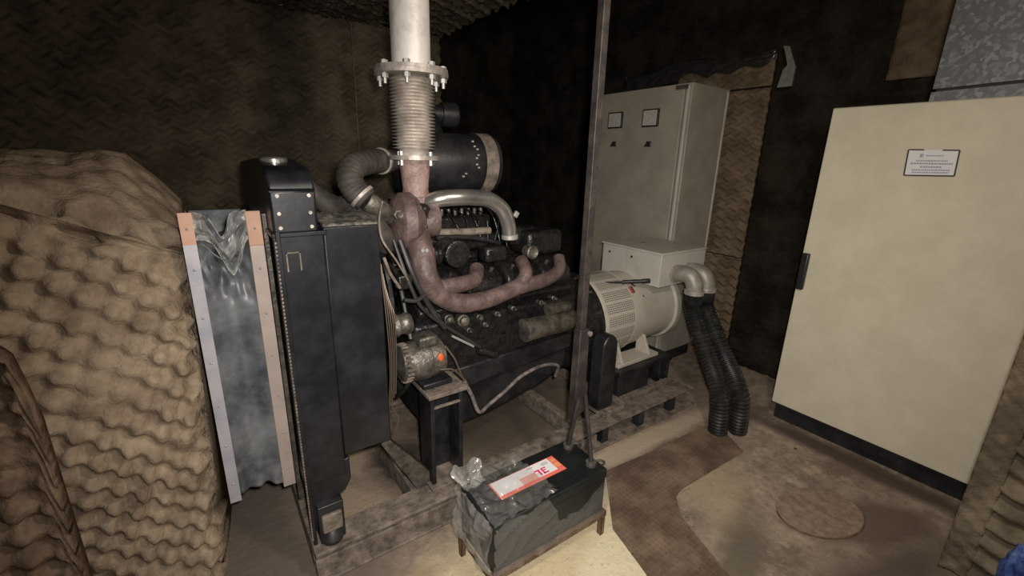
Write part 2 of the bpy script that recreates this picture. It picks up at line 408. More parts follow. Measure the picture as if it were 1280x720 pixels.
# brown foam patch high on the right wall
p0, p1, p2 = at(1105, 96, X=PX), at(1175, 92, X=PX), at(1120, -30, X=PX)
tag(foam_slab('foam_patch', 'foam_panel', (RX - .05, p1.y - .02, p1.z), Yv, Zv, -Xv, p0.y - p1.y + .02, .85, .02, .014, egg, .048, pu=.16, pv=.11, lump=.02),
    'brown foam sheet high on the wall behind the galvanised duct', 'foam sheet')

# ------------------------------------------------------------------ near cream cabinet (right)
CX, CY0, CY1, CZ = 2.90, .16, 1.125, at(1035, 135, X=2.90).z
cab = thing('electrical_cabinet', 'large cream steel cabinet with black handle and white notice on its door', 'cabinet', (CX + .22, (CY0 + CY1) / 2, 0))
B().box((CX + .02, CY0, .115), (CX + .46, CY1, CZ)).build('body', 'cream', cab, .006)
door = B().box((CX - .004, CY0 + .003, .125), (CX + .022, CY1 - .008, CZ - .004)).build('door', 'cream', cab, .006, seg=3)
B().box((CX + .05, CY0 + .02, 0), (CX + .42, CY1 - .02, .118)).build('plinth', 'black', cab)
h0 = at(1006, 316, X=CX - .01); h1 = at(1002, 362, X=CX - .01); hy = (h0.y + h1.y) / 2
hd = B().box((CX - .03, hy - .020, h1.z), (CX, hy + .020, h0.z)).build('handle', 'handle', door, .008, seg=3)
B().cyl((CX - .034, hy, h1.z + .03), (CX - .02, hy, h1.z + .03), .012).build('lock', 'black', hd)
# notice, slightly skewed as taped
cn = [at(x, y, X=CX - .006) for x, y in ((1136, 187), (1200, 188), (1193, 220), (1130, 219))]
sg = B().prism([(CX - .006, p.y, p.z) for p in cn], (-.0015, 0, 0)).build('notice', 'paper', door, smooth=False)
sg['label'] = 'white printed notice with thin dark frame and tape at top'
cen = sum(cn, Vector()) / 4
def edge_bar(bb, p, q_, t=.006):
    p, q_ = Vector(p), Vector(q_); d = (q_ - p).normalized(); nn = Vector((1, 0, 0)).cross(d).normalized() * t / 2
    bb.prism([p - nn, q_ - nn, q_ + nn, p + nn], (-.0015, 0, 0))
bb = B(); sh = Vector((-.0018, 0, 0))
tl, tr, br, bl = [p + sh for p in cn]
edge_bar(bb, tl, tl.lerp(tr, .32)); edge_bar(bb, tl.lerp(tr, .68), tr); edge_bar(bb, tr, br); edge_bar(bb, br, bl); edge_bar(bb, bl, tl)
bb.build('frame', 'dark', sg, smooth=False)
bb = B()
def word_line(v, u0, u1, hgt, n_):
    # illegible print: short strokes of uneven length
    u = u0
    while u < u1:
        w_ = random.uniform(.02, .05); e = min(u + w_, u1)
        A, C_ = tl.lerp(bl, v), tr.lerp(br, v)
        edge_bar(bb, A.lerp(C_, u) + sh * .2, A.lerp(C_, e) + sh * .2, hgt); u = e + .012
for v_, a_, e_, h_ in ((.42, .20, .82, .006), (.53, .10, .92, .007), (.66, .30, .72, .007), (.78, .14, .90, .006), (.88, .16, .88, .006)):
    word_line(v_, a_, e_, h_, 0)
word_line(.22, .26, .33, .016, 0); word_line(.22, .38, .72, .005, 0)
bb.build('print', 'ink', sg, smooth=False)
# galvanised duct above it
dx = 3.02
d0 = at(1160, 121, X=dx); d1 = at(1280, 103, X=dx - .15)
dd = (Vector((d1.x, d1.y, 0)) - Vector((d0.x, d0.y, 0))).normalized()
# keep the duct level: run along -Y turned a little towards the room
dzb = CZ + .012
duct = thing('ventilation_duct', 'galvanised sheet metal duct rising to the ceiling above the cream cabinet', 'duct', (3.15, -.1, dzb))
d0 = at(1163, 122, Z=dzb + .03)
k0 = Vector((d0.x, d0.y, 0)); dirn = Vector((-.20, -1, 0)).normalized(); back = Vector((1, -.20, 0)).normalized()
def prism_z(bb, z0, z1, off=0.):
    a = k0 - back * off - dirn * off
    e = k0 + dirn * 1.0 - back * off
    depth = RX - .16 - k0.x
    bb.prism([(a.x, a.y, z0), (e.x, e.y, z0), (RX - .10 + off, e.y, z0), (a.x + depth + off, a.y, z0)], (0, 0, z1 - z0))
bb = B(); prism_z(bb, dzb + .07, 3.3); bb.build('casing', 'galv', duct, smooth=False)
bb = B(); prism_z(bb, dzb + .055, dzb + .072, -.012); bb.build('gasket', 'dark', duct, smooth=False)
bb = B(); prism_z(bb, dzb, dzb + .055, .002); bb.build('collar', 'galv', duct, smooth=False)

# ------------------------------------------------------------------ far control cabinet
fz = 2.15; f0 = at(865, 102, Z=fz); f1 = at(755, 113, Z=fz); f2 = at(910, 112, Z=fz)
fx0, fy0, fy1, fx1 = f0.x, f0.y, at(754, 113, X=f0.x).y, f2.x
fc = thing('control_cabinet', 'tall dull grey cabinet with two square meters, behind the alternator', 'cabinet', ((fx0 + fx1) / 2, (fy0 + fy1) / 2, 0))
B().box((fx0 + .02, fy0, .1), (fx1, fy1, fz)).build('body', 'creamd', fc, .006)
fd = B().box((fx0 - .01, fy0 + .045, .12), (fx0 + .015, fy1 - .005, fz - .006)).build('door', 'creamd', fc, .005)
B().box((fx0 + .05, fy0 + .02, 0), (fx1 - .03, fy1 - .02, .1)).build('plinth', 'black', fc)
B().box((fx0 + .012, fy0 + .012, .12), (fx0 + .02 - .022, fy0 + .032, fz - .02)).build('edge_post', 'boxw', fc, .003)
B().box((fx1 - .03, fy0 - .006, .12), (fx1 - .012, fy0 + .004, fz - .02)).build('edge_post', 'boxw', fc, .002)
nb0 = at(853, 108, X=fx0 - .01)
B().box((fx0 - .014, nb0.y - .05, nb0.z - .02), (fx0 - .009, nb0.y + .05, nb0.z + .01)).build('name_plate', 'alumin', fd, .001)
meters = []
for (x0, y0, x1, y1) in ((762, 141, 777, 160), (805, 137, 822, 158)):
    p = at(x0, y0, X=fx0 - .02); q_ = at(x1, y1, X=fx0 - .02)
    ya, yb = min(p.y, q_.y), max(p.y, q_.y); za, zb = q_.z, p.z
    mo = B().box((fx0 - .03, ya, za), (fx0 - .008, yb, zb)).build('meter', 'handle', fd, .003)
    B().box((fx0 - .034, ya + .010, za + .010), (fx0 - .028, yb - .010, zb - .010)).build('dial', 'glass', mo, .001)
for x, y in ((767, 180), (810, 180)):
    p = at(x, y, X=fx0 - .02)
    s1 = B().box((fx0 - .02, p.y - .020, p.z - .020), (fx0 - .009, p.y + .020, p.z + .020)).build('selector_switch', 'handle', fd, .003)
    B().box((fx0 - .042, p.y - .006, p.z - .022), (fx0 - .019, p.y + .006, p.z + .022), Matrix.Rotation(.7, 3, 'X')).build('knob', 'handle', s1, .002)

# ------------------------------------------------------------------ near foam: left baffle, offcut and right panel
def lerp(a, b2, t): return a + (b2 - a) * t
def foam_baffle():
    """foam wrapped plenum: relief face turned to the room, top sloping back, end face beside the canvas duct"""
    Yf, Yb = 1.74, 2.30
    XL, XR = -1.25, -.070
    def topz(x):     # front top edge
        return 1.285 + (-.078 - x) * .47 if x > -.45 else 1.46 + (-.45 - x) * .12
    def ridge(x):    # back edge of the sloping top
        t = (-.06 - x)
        return min(1.595, 1.40 + t * 1.25) + .012 * noise.noise(Vector((x * 12, 3, 0)))
    res = .0105
    vs, fs = [], []
    prof_n_front = int(1.45 / res); n_top = int(.6 / res); nu = int((XR - XL) / res)
    for i in range(nu + 1):
        x = lerp(XL, XR, i / nu)
        # right edge leans outwards towards the floor
        for j in range(prof_n_front + n_top + 1):
            if j <= prof_n_front:
                t = j / prof_n_front; z = topz(x) * t
                xx = x - (1 - t) * .050 * max(0, min(1, (x + .6) / .5)) + (.010 * math.sin(z * 85) + .008 * noise.noise(Vector((0, z * 14, 0)))) * max(0, (x - (XR - .03)) / .03)
                u, v = x, z
                ca, sa = math.cos(.26), math.sin(.26)
                uu, vv = u * ca + v * sa, -u * sa + v * ca
                q = noise.noise(Vector((u * 3.2, v * 3.2, 0)))
                d = .027 * pillow(uu + .016 * q, vv + .012 * q, .088, .122) * (.85 + .7 * noise.noise(Vector((u * 5, v * 5, 9)))) + .010 * noise.noise(Vector((u * 26, v * 26, 5)))
                edge = min(1, (1 - t) * 14)
                bulge = .05 * math.sin(PI * min(1, max(0, t))) + .035 * noise.noise(Vector((u * 1.8, v * 1.8, 2)))
                p = Vector((xx, Yf - d * edge - bulge, z))
                rr = max(0, (x - (XR - .05)) / .05)
                p.y += .045 * rr * rr
                crk = math.exp(-((topz(x) - z - .018 - .012 * math.sin(x * 14)) / .013) ** 2) * max(0, min(1, .2 + 2.2 * noise.noise(Vector((x * 9, 0, 6))) + (.5 if x < -.25 else 0)))
                p.y += .085 * crk; p.z -= .012 * crk
            else:
                t = (j - prof_n_front) / n_top
                y = lerp(Yf, Yb, t); z = lerp(topz(x), ridge(x), 1 - (1 - t) ** 1.6)
                d = .012 * noise.noise(Vector((x * 8, y * 8, 4))) + .010 * egg(x + .1 * t, y, .16, .12) * (t > .1) + .028 * noise.noise(Vector((x * 2.5, y * 2.5, 8)))
                crack = -.085 * math.exp(-((t - .10) / .05) ** 2) * max(0, min(1, .15 + noise.noise(Vector((x * 11, 0, 6))) * 2.6 + (.6 if x < -.24 else 0)))
                p = Vector((x + .012 * t, y, z + d * min(1, (1 - t) * 6, t * 6) + crack))
            vs.append(p)
    R = prof_n_front + n_top + 1
    for i in range(nu):
        for j in range(R - 1):
            a = i * R + j; fs.append((a, a + R, a + R + 1, a + 1))
    # back + ends
    nb = len(vs)
    for i in (0, nu):
        x = vs[i * R + R - 1].x; vs.append(Vector((x, Yb, 0)))
    fs.append(tuple([j for j in range(R)] + [nb]))
    fs.append(tuple([nu * R + j for j in range(R - 1, -1, -1)] + [nb + 1]))
    fs.append(tuple([i * R + R - 1 for i in range(nu + 1)] + [nb + 1, nb]))
    me = bpy.data.meshes.new('foam_baffle'); me.from_pydata([tuple(p) for p in vs], [], fs); me.update()
    me.materials.append(MT['foam_tan']); me.shade_smooth()
    o = bpy.data.objects.new('foam_baffle', me); COL.objects.link(o); return o
tag(foam_baffle(), 'bulky tan egg-crate foam wrapped baffle standing left of the silver canvas duct', 'foam baffle')
# closer offcut of foam at the lower left
ek = [at(x, y, Y=1.56) for x, y in ((-40, 420), (10, 455), (40, 520), (66, 570), (88, 620), (100, 700))]
def offtop(u):
    x = -1.30 + u
    if x <= ek[0].x: return ek[0].z
    for a, c_ in zip(ek, ek[1:]):
        if x <= c_.x: return lerp(a.z, c_.z, (x - a.x) / (c_.x - a.x)) + .03 * noise.noise(Vector((x * 30, 0, 0)))
    return .05
o = foam_slab('foam_offcut', 'foam_offc', (-1.30, 1.56, 0), Xv, Zv, -Yv, 1.30 + ek[-1].x, 1.05, .010, .020, pillow, .06, top=offtop, lump=.05, pu=.10, pv=.12, ang=.7, rough=1.2)
tag(o, 'loose darker foam offcut leaning at the bottom left against the tan baffle', 'foam sheet')
# right foam panel
fp = thing('acoustic_panel', 'horizontally ridged grey brown foam panel at the bottom right corner beside the cream cabinet', 'foam panel', (2.36, -.3, 0))
foam_slab('foam_sheet', 'foam_grey', (2.36, -1.3, 0), Yv, Zv, -Xv, 1.37, 2.3, .012, .022, lambda u, v, a, c_: math.sin(2 * PI * (v / c_ + .15 * math.sin(u * 30))), .03, pu=.3, pv=.085, rough=1.0, lump=.02, parent=fp)
foam_slab('edge_strip', 'foam_grey', (2.345, .065, 0), Yv, Zv, -Xv, .085, 2.3, .014, .006, egg, .03, rough=.8, lump=.012, parent=fp)
# blue bundle at the frame corner
bb = B(); c0 = at(1274, 692, X=2.2)
bmesh.ops.create_icosphere(bb.bm, subdivisions=4, radius=1)
for v in bb.bm.verts:
    k = 1 + .35 * noise.noise(v.co * 2.3) + .12 * noise.noise(v.co * 7)
    v.co = Vector((v.co.x * .05 * k, v.co.y * .055 * k, v.co.z * .17 * k)) + Vector((2.23, c0.y - .025, .17))
for v in bb.bm.verts: v.co.z = max(v.co.z, .0)
tag(bb.build('plastic_bag', 'blue'), 'crumpled blue plastic bag on the floor against the ridged foam panel', 'bag')

# ------------------------------------------------------------------ floor plates
tp = [at(x, y, Z=.0) for x, y in ((757, 590), (822, 562), (880, 533), (905, 540), (929, 566), (852, 612), (845, 622), (850, 645), (868, 668), (912, 722), (940, 760), (830, 760), (806, 716), (766, 662))]
tag(B().prism([(p.x, p.y, .001) for p in tp], (0, 0, .008)).build('trench_cover', 'tread', smooth=False, bevel=.002),
    'bent brown perforated tread plate lying on the floor right of the battery', 'floor plate')
mc = at(1024, 640, Z=0)
bb = B(); pl = []
for k in range(40):
    a = 2 * PI * k / 40; p = Vector((mc.x + .215 * math.cos(a), mc.y + .155 * math.sin(a) - .03 * math.cos(a), .0))
    pl.append(p)
bb.prism([(p.x, p.y, .0005) for p in pl], (0, 0, .005))
mh = bb.build('manhole_cover', 'conc', bevel=.001)
bb = B()
bb.tube([pl[k % 40] + Vector((0, 0, .003)) for k in range(16, 40)], .0045, n=6, sub=2)
bb.build('rim', 'rust', mh)['label'] = 'dark rim'
tag(mh, 'round brownish drain cover set in the floor before the cream cabinet', 'manhole cover')
dh = at(994, 561, Z=0)
tag(B().cyl((dh.x, dh.y, .0), (dh.x, dh.y, .004), .008, n=16).build('floor_plug', 'dark'), 'tiny black round plug in the floor beside the cream cabinet', 'plug')

# ------------------------------------------------------------------ canvas duct connector
cd_ = thing('canvas_duct_connector', 'silvery canvas duct connector with riveted metal edge strips between foam baffle and radiator', 'duct connector', (.06, 2.05, .3))
YC = 1.72
L0, L1 = at(222, 266, Y=YC), at(289, 628, Y=YC)       # outer strip
R0, R1 = at(318, 263, Y=YC), at(371, 602, Y=YC)
def strip(name, mtl, xa, xb, za, zb, tilt=0., y=YC):
    return B().box((xa, y - .012, za), (xb, y, zb)).build(name, mtl, cd_, .002)
xa = L0.x + .002
zt, zb_ = L0.z, at(292, 626, Y=YC).z
zmid = at(232, 306, Y=YC).z
s = B(); n_ = 26
# left strip with wavy outer edge
def wavy(za, zb, x0, x1, wav, name, mtl):
    bb = B(); rows = int((zb - za) / .012)
    prev = None
    for k in range(rows + 1):
        z = lerp(za, zb, k / rows); xx = x0 + wav * math.sin(z * 75) * .004
        ring = [bb.bm.verts.new(v) for v in ((xx, YC - .012, z), (x1, YC - .012, z), (x1, YC, z), (xx, YC, z))]
        if prev:
            for a in range(4): bb.bm.faces.new((prev[a], prev[(a + 1) % 4], ring[(a + 1) % 4], ring[a]))
        else: bb.bm.faces.new(ring[::-1])
        prev = ring
    bb.bm.faces.new(prev); return bb.build(name, mtl, cd_)
wL = .034
xa -= .004; wL = .036
st = wavy(zb_, zmid, xa, xa + wL, 0, 'edge_strip', 'strip')
st2 = wavy(zmid, zt, xa, xa + wL, 0, 'edge_strip', 'peach'); st2['label'] = 'peach coloured upper piece of edge strip'
xr1 = .162; xr0 = xr1 - .044
B().box((xr1 + .002, YC - .03, .26), (.177, YC - .002, L0.z - .01)).build('corner_angle', 'dustiron', cd_, .001)
zt2, zb2 = at(318, 263, Y=YC).z, at(366, 603, Y=YC).z; zm2 = at(318, 306, Y=YC).z
st3 = B().box((xr0, YC - .012, zb2), (xr1, YC, zm2)).build('edge_strip', 'strip2', cd_, .002)
st4 = B().box((xr0, YC - .014, zm2), (xr1, YC, zt2)).build('edge_strip', 'peach', cd_, .002); st4['label'] = 'peach coloured upper piece of edge strip'
def rivets(x, za, zb, par, n__):
    for k in range(n__):
        z = lerp(za, zb, (k + .5) / n__)
        B().ball((x, YC - .013, z), .0045, 8).build('rivet', 'bolt', par)
rivets(xa + wL / 2, zb_, zmid, st, 6); rivets(xa + wL / 2, zmid, zt, st2, 1); rivets((xr0 + xr1) / 2, zb2, zm2, st3, 6); rivets((xr0 + xr1) / 2, zm2, zt2, st4, 1)
# canvas side with crumpled top
bb = B(); NU, NV = 40, 120; g = []
for j in range(NV + 1):
    row = []
    for i in range(NU + 1):
        u, t = i / NU, j / NV
        x = lerp(xa + wL - .006, xr0 + .006, u)
        zl = lerp(zb_ + .03, zt - .002, t); zr = lerp(zb2 + .01, zt2 - .002, t)
        z = lerp(zl, zr, u)
        if t > .86: z -= .085 * math.exp(-((u - .5) / .20) ** 2) * (t - .86) / .14
        dep = .018 * math.sin(PI * u) + .008 * math.sin(u * 9 + t * 5) * math.sin(PI * u)
        cr = min(1, max(0, (t - .70) / .15))
        y = YC - .002 + dep + cr * math.sin(PI * u) ** .6 * (.075 * noise.noise(Vector((u * 3.2, t * 14, 1))) + .040 * noise.noise(Vector((u * 7, t * 26, 3))) + .03)
        crb = max(0, (.1 - t) / .1)
        y += crb * .05 * noise.noise(Vector((u * 4, t * 12, 7)))
        row.append(bb.bm.verts.new((x, y, z)))
    g.append(row)
for j in range(NV):
    for i in range(NU): bb.bm.faces.new((g[j][i], g[j][i + 1], g[j + 1][i + 1], g[j + 1][i]))
cv = bb.build('canvas_side', 'canvas', cd_, crease=180); q = cv.modifiers.new('s', 'SOLIDIFY'); q.thickness = .004; q.offset = 1
bb = B(); g = []
for j in range(31):
    row = []
    for i in range(31):
        u, t = i / 30, j / 30
        x = lerp(xa + wL - .004, xr0 + .004, u)
        zt3 = zt2 + .004 - .085 * math.exp(-((u - .48) / .17) ** 2)
        zb3 = zmid + .01 - .13 * math.exp(-((u - .62) / .22) ** 2)
        y = YC + .004 + .02 * math.sin(PI * u) - .01 * t + math.sin(PI * u) ** .5 * (.055 * noise.noise(Vector((u * 4.1, t * 3.6, 11))) + .035 * noise.noise(Vector((u * 9, t * 7, 5))))
        row.append(bb.bm.verts.new((x, y, lerp(zb3, zt3, t))))
    g.append(row)
for j in range(30):
    for i in range(30): bb.bm.faces.new((g[j][i], g[j][i + 1], g[j + 1][i + 1], g[j + 1][i]))
cf = bb.build('crumpled_fold', 'canvasl', cd_, crease=25); q = cf.modifiers.new('s', 'SOLIDIFY'); q.thickness = .003; q.offset = 1
cf['label'] = 'pale crumpled top of the canvas'
# sagging top and far side
bb = B(); g = []
for j in range(21):
    row = []
    for i in range(13):
        u, t = i / 12, j / 20
        row.append(bb.bm.verts.new((lerp(xa + .01, xr1 - .01, u), YC + .03 + t * .6, zt - .06 - .10 * math.sin(PI * u) - .05 * math.sin(PI * t) + .02 * noise.noise(Vector((u * 3, t * 5, 0))))))
    g.append(row)
for j in range(20):
    for i in range(12): bb.bm.faces.new((g[j][i], g[j][i + 1], g[j + 1][i + 1], g[j + 1][i]))
cv = bb.build('canvas_top', 'canvas', cd_, crease=180); q = cv.modifiers.new('s', 'SOLIDIFY'); q.thickness = .004
B().box((xa + .005, YC + .63, zb_ + .03), (xr1 - .01, YC + .636, zt - .06)).build('canvas_side', 'canvas', cd_)

# ------------------------------------------------------------------ DIESEL GENERATOR
G = thing('diesel_generator', 'large black skid mounted diesel generator set with off-white alternator', 'generator', (1.4, 2.05, 0))
YN = 1.5
# skid
bb = B()
for y0, y1 in ((YN, YN + .13), (2.55, 2.68)):
    near = y0 == YN
    bb.box((.175, y0, .114), (2.62, y1, .13)); bb.box((.175, y0 - .02, 0), (2.62, y1, .014))
    B().box((.18, y0 + .040, .086), (2.615, y0 + .065, .116)).build('painted_recess_shade', 'rubberb', G, smooth=False)  # strip in the rubber's black paints the shade under the top flange
    bb.box((.175, y0 + .012, .012), (1.70, y0 + .03, .088))
for x in (.175, .62, 1.62, 2.10, 2.56):
    bb.box((x, YN + .07, .01), (x + .05, 2.60, .115))
skid = bb.build('skid_frame', 'dusty', G, .003)
for x in (1.74, 2.06, 2.38):
    B().prism([(x, YN + .008, .012), (x + .05, YN + .008, .012), (x + .05, YN + .008, .116), (x, YN + .008, .116)], (0, .05, 0)).build('stiffener', 'black', skid)
# radiator
rad = B().box((.185, 1.56, .40), (.325, 2.55, 1.355)).build('radiator_core', 'sheet', G, .004)
B().box((.180, 1.55, .13), (.195, 1.60, 1.365)).box((.180, 2.50, .13), (.195, 2.56, 1.365)).box((.180, 1.6, 1.33), (.195, 2.5, 1.365)).box((.180, 1.6, .4), (.195, 2.5, .44)).build('front_frame', 'sheet', rad, .003)
bb = B()
for k in range(90):
    z = .16 + k * (1.34 - .16) / 90
    bb.box((.176, 1.546, z), (.181, 1.552, z + .007))
bb.build('edge_beading', 'dusty', rad, smooth=False)
# raised access plate outline on the side
p0, p1 = at(357, 316, Y=1.555), at(378, 338, Y=1.555)
bb = B(); bb.box((p0.x, 1.554, p1.z), (p0.x + .004, 1.558, p0.z)).box((p1.x - .004, 1.554, p1.z), (p1.x, 1.558, p0.z)).box((p0.x, 1.554, p0.z - .004), (p1.x, 1.558, p0.z))
bb.build('plate_outline', 'dusty', rad, smooth=False)
# top tank with rolled end
pf = [(1.565, 1.355), (1.565, 1.49)]
for k in range(9):
    a = PI / 2 * k / 8; pf.append((1.565 + .10 * (1 - math.cos(a)), 1.49 + .075 * math.sin(a)))
pf += [(1.9, 1.585), (2.44, 1.565), (2.53, 1.49), (2.53, 1.355)]
tank = B().prism([(.178, y, z) for y, z in pf], (.135, 0, 0)).build('top_tank', 'sheet', rad, .008, seg=3)
B().box((.17, 1.553, 1.345), (.335, 2.545, 1.36)).build('tank_flange', 'sheet', tank, .003)
for x in (.20, .292):
    for z in (1.375, 1.42, 1.475):
        B().cyl((x, 1.558, z), (x, 1.568, z), .006, n=8).build('bolt', 'flange', tank)
cp = at(340, 210, Z=1.60); cp = Vector((.235, 1.80, 1.560))
B().rev(cp, (0, 0, 1), [(0, .030), (.010, .030), (.010, .043), (.024, .044), (.030, .038), (.031, .01)]).build('filler_cap', 'chrome', tank)
# shroud
B().box((.325, 1.565, .475), (.515, 2.54, 1.37)).build('fan_shroud', 'sheet', G, .006)
bb = B(); NX, NY = 16, 60; g = []
for j in range(NY + 1):
    row = []
    for i in range(NX + 1):
        x = .328 + .184 * i / NX; y = 1.568 + .96 * j / NY
        row.append(bb.bm.verts.new((x, y, 1.374 + .006 * noise.noise(Vector((x * 40, y * 30, 0))) + .02 * math.sin(PI * min(1, j / NY * 3)) )))
    g.append(row)
for j in range(NY):
    for i in range(NX): bb.bm.faces.new((g[j][i], g[j][i + 1], g[j + 1][i + 1], g[j + 1][i]))
dt = bb.build('shroud_top', 'dustytop', G); q = dt.modifiers.new('s', 'SOLIDIFY'); q.thickness = .01
# lower tank and foot
B().prism([(.19, 1.57, .42), (.345, 1.57, .46), (.345, 1.57, .36), (.32, 1.57, .315), (.21, 1.57, .275), (.19, 1.57, .30)], (0, .9, 0)).build('bottom_tank', 'sheet', G, .006)
ft = B().box((.205, 1.54, .13), (.30, 1.64, .30)).build('mounting_foot', 'black', G, .004)
B().box((.215, 1.525, .185), (.290, 1.545, .265)).build('pad', 'dusty', ft, .006)
B().rev((.25, 1.55, .12), (0, 0, 1), [(0, .035), (.03, .045), (.06, .03), (.075, .012)]).build('rubber_mount', 'rubberb', ft)
# fan guard wires
bb = B()
for k in range(5):
    x = .522 + .008 * k; zt_ = 1.18 - .02 * k; r_ = .012
    bb.tube([(x, 1.60 + .01 * k, 1.25 - .04 * k), (x + .008, 1.585, 1.0), (x + .010, 1.58 + .004 * k, .8), (x + .002, 1.60, .60 + .015 * k)], .0022, n=6)
for k in range(0): bb.tube([(.52, 1.60, 1.05 - .1 * k), (.60, 1.585, 1.04 - .1 * k), (.64, 1.63, 1.02 - .1 * k)], .002, n=6)
bb.tube([(.53, 1.58, .62), (.55, 1.57, .56), (.53, 1.57, .50)], .0022, n=6)
bb.build('fan_guard', 'wire', G)
B().rev((.53, 2.05, .95), (1, 0, 0), [(0, .12), (.05, .12), (.06, .36), (.075, .36), (.08, .1), (.14, .08)]).build('fan', 'black', G)
B().rev((.66, 2.05, .52), (1, 0, 0), [(0, .10), (.02, .12), (.03, .11), (.05, .12), (.06, .1)]).build('crank_pulley', 'black', G)
# fan belt
B().tube([(.655, 1.66, .86), (.655, 1.80, 1.12), (.655, 2.05, 1.12)], .010, n=8).tube([(.655, 1.64, .70), (.655, 1.85, .50), (.655, 2.05, .42)], .010, n=8).build('fan_belt', 'rubberb', G)

# block, pan, heads
bb = B().box((.72, 1.78, .54), (1.72, 2.34, .86))
blk = bb.build('engine_block', 'grime', G, .02, seg=3)
for k in range(7):
    x = .82 + .13 * k
    B().cyl((x, 1.765, .70), (x, 1.785, .70), .028, n=14).build('core_plug', 'grime', blk)
B().prism([(.80, 1.80, .54), (1.70, 1.80, .56), (1.70, 1.80, .40), (1.50, 1.80, .33), (1.15, 1.80, .26), (.80, 1.80, .24)], (0, .5, 0)).build('oil_pan', 'black', G, .03, seg=3)
B().prism([(.76, 1.755, .60), (1.68, 1.755, .64), (1.68, 1.755, .55), (.76, 1.755, .47)], (0, .06, 0)).build('side_cover', 'black', G, .01)
# banks of the V
def bank(sgn):
    root_m = Matrix.Translation((0, 2.05, .72)) @ Matrix.Rotation(sgn * .62, 4, 'X')
    bb = B(); bb.box((.74, -.13, .12), (1.66, .13, .33)); bmesh.ops.transform(bb.bm, matrix=root_m, verts=bb.bm.verts)
    hd = bb.build('cylinder_head', 'grime', G, .012, seg=2)
    n_ = 4
    for k in range(n_):
        x0 = .76 + .225 * k
        bb = B(); bb.prism([(x0, -.11, .33), (x0, .10, .33), (x0, .085, .41), (x0, .02, .44), (x0, -.07, .43), (x0, -.11, .39)], (.20, 0, 0))
        bmesh.ops.transform(bb.bm, matrix=root_m, verts=bb.bm.verts)
        vc = bb.build('valve_cover', 'alumin' if False else 'grime', G, .018, seg=3)
        for dx_ in (.05, .15):
            a = root_m @ Vector((x0 + dx_, -.02, .435)); c_ = root_m @ Vector((x0 + dx_, -.02, .455))
            B().cyl(a, c_, .009, n=8).build('bolt', 'alumin', vc)
bank(.95); bank(-.95)
# round cover on near bank + side breather drum
p = at(573, 318, Y=1.70)
dr = B().rev((p.x, 1.76, p.z), (0, -1, 0), [(0, .055), (.045, .055), (.05, .060), (.058, .060), (.062, .052), (.058, .03)], 28).build('oil_filler_cover', 'grime', G)
B().tube([(p.x, 1.74, p.z), (p.x - .03, 1.80, p.z + .03)], .05, n=16, sub=3).build('neck', 'grime', dr)
bb = B().rev(at(505, 322, Y=1.80), (1, -.05, 0), [(0, .035), (.02, .048), (.03, .042), (.14, .042), (.145, .05), (.16, .05), (.17, .03)], 22)
bb.build('water_outlet', 'grime', G)
p = at(610, 318, Y=1.74)
B().box((p.x - .02, 1.72, p.z - .04), (p.x + .10, 1.80, p.z + .035)).build('rocker_box', 'grime', G, .015)
# rear bank details: rounded boxes and ring
p = at(676, 300, Y=1.86)
B().box((p.x - .13, 1.80, p.z - .07), (p.x + .11, 1.98, p.z + .06)).build('rocker_box', 'grime', G, .03, seg=3)
p = at(664, 315, Y=1.76)
B().rev((p.x, 1.80, p.z), (0, -1, 0), [(0, .03), (.05, .03), (.055, .036), (.06, .030), (.05, .016)], 20).build('oil_cap', 'alumin', G)
p = at(645, 290, Y=1.95)
B().box((p.x - .08, 1.88, p.z - .06), (p.x + .08, 2.05, p.z + .04)).build('intake_housing', 'grime', G, .02)
# clutter on top: intake manifold, injection pump, pipes
B().box((.86, 1.90, 1.16), (1.25, 2.22, 1.24)).build('intake_manifold', 'grime', G, .02, seg=3)
pump = B().box((.92, 1.93, 1.24), (1.22, 2.05, 1.33)).build('injection_pump', 'grime', G, .015)
for k in range(8):
    x = .935 + .037 * k
    B().cyl((x, 1.99, 1.33), (x, 1.99, 1.36), .010, n=10).build('delivery_valve', 'alumin', pump)
    bb = B().tube([(x, 1.99, 1.355), (x + .01, 1.94, 1.385), (x + .02 + .03 * (k % 3), 1.84, 1.33), (x + .04, 1.80, 1.27 - .012 * k)], .0035, n=6)
    bb.build('injector_pipe', 'grime', pump)
B().tube([at(540, 291, Y=1.8), at(580, 290, Y=1.8), at(612, 288, Y=1.8)], .018, n=12).build('fuel_rail', 'dusty', G)
B().tube([at(545, 297, Y=1.78), at(590, 297, Y=1.78), at(625, 304, Y=1.78)], .012, n=12).build('fuel_rail', 'black', G)
# exhaust manifold near side
def X_(x, y, Y): return at(x, y, Y=Y)
Ym = 1.67
man = B().tube([X_(520, 292, 1.76), X_(528, 320, Ym + .03), X_(533, 345, Ym), X_(548, 367, Ym), X_(575, 379, Ym), X_(610, 374, Ym), X_(645, 360, Ym), X_(680, 350, Ym), X_(698, 338, Ym + .02), X_(699, 322, Ym + .08)], .036, n=18,
               rf=lambda t: 1.55 - .72 * t).build('exhaust_manifold', 'pink', G)
B().tube([X_(632, 365, Ym), X_(650, 354, Ym), X_(657, 341, Ym + .01), X_(652, 326, Ym + .10)], .034, n=16).build('runner', 'pink', man)
B().tube([X_(548, 360, Ym), X_(572, 356, Ym), X_(592, 350, Ym + .03), X_(596, 336, Ym + .10)], .036, n=16).build('runner', 'pink', man)
B().box(Vector(X_(531, 322, 1.70)) - Vector((.035, .03, .045)), Vector(X_(531, 322, 1.70)) + Vector((.035, .03, .045))).build('manifold_flange', 'pink', man, .008)
for k in range(4):
    p = X_(526 + 5 * (k % 2), 312 + 22 * (k // 2), 1.665); B().cyl(p, p + Vector((0, -.02, 0)), .008, n=8).build('stud', 'bolt', man)
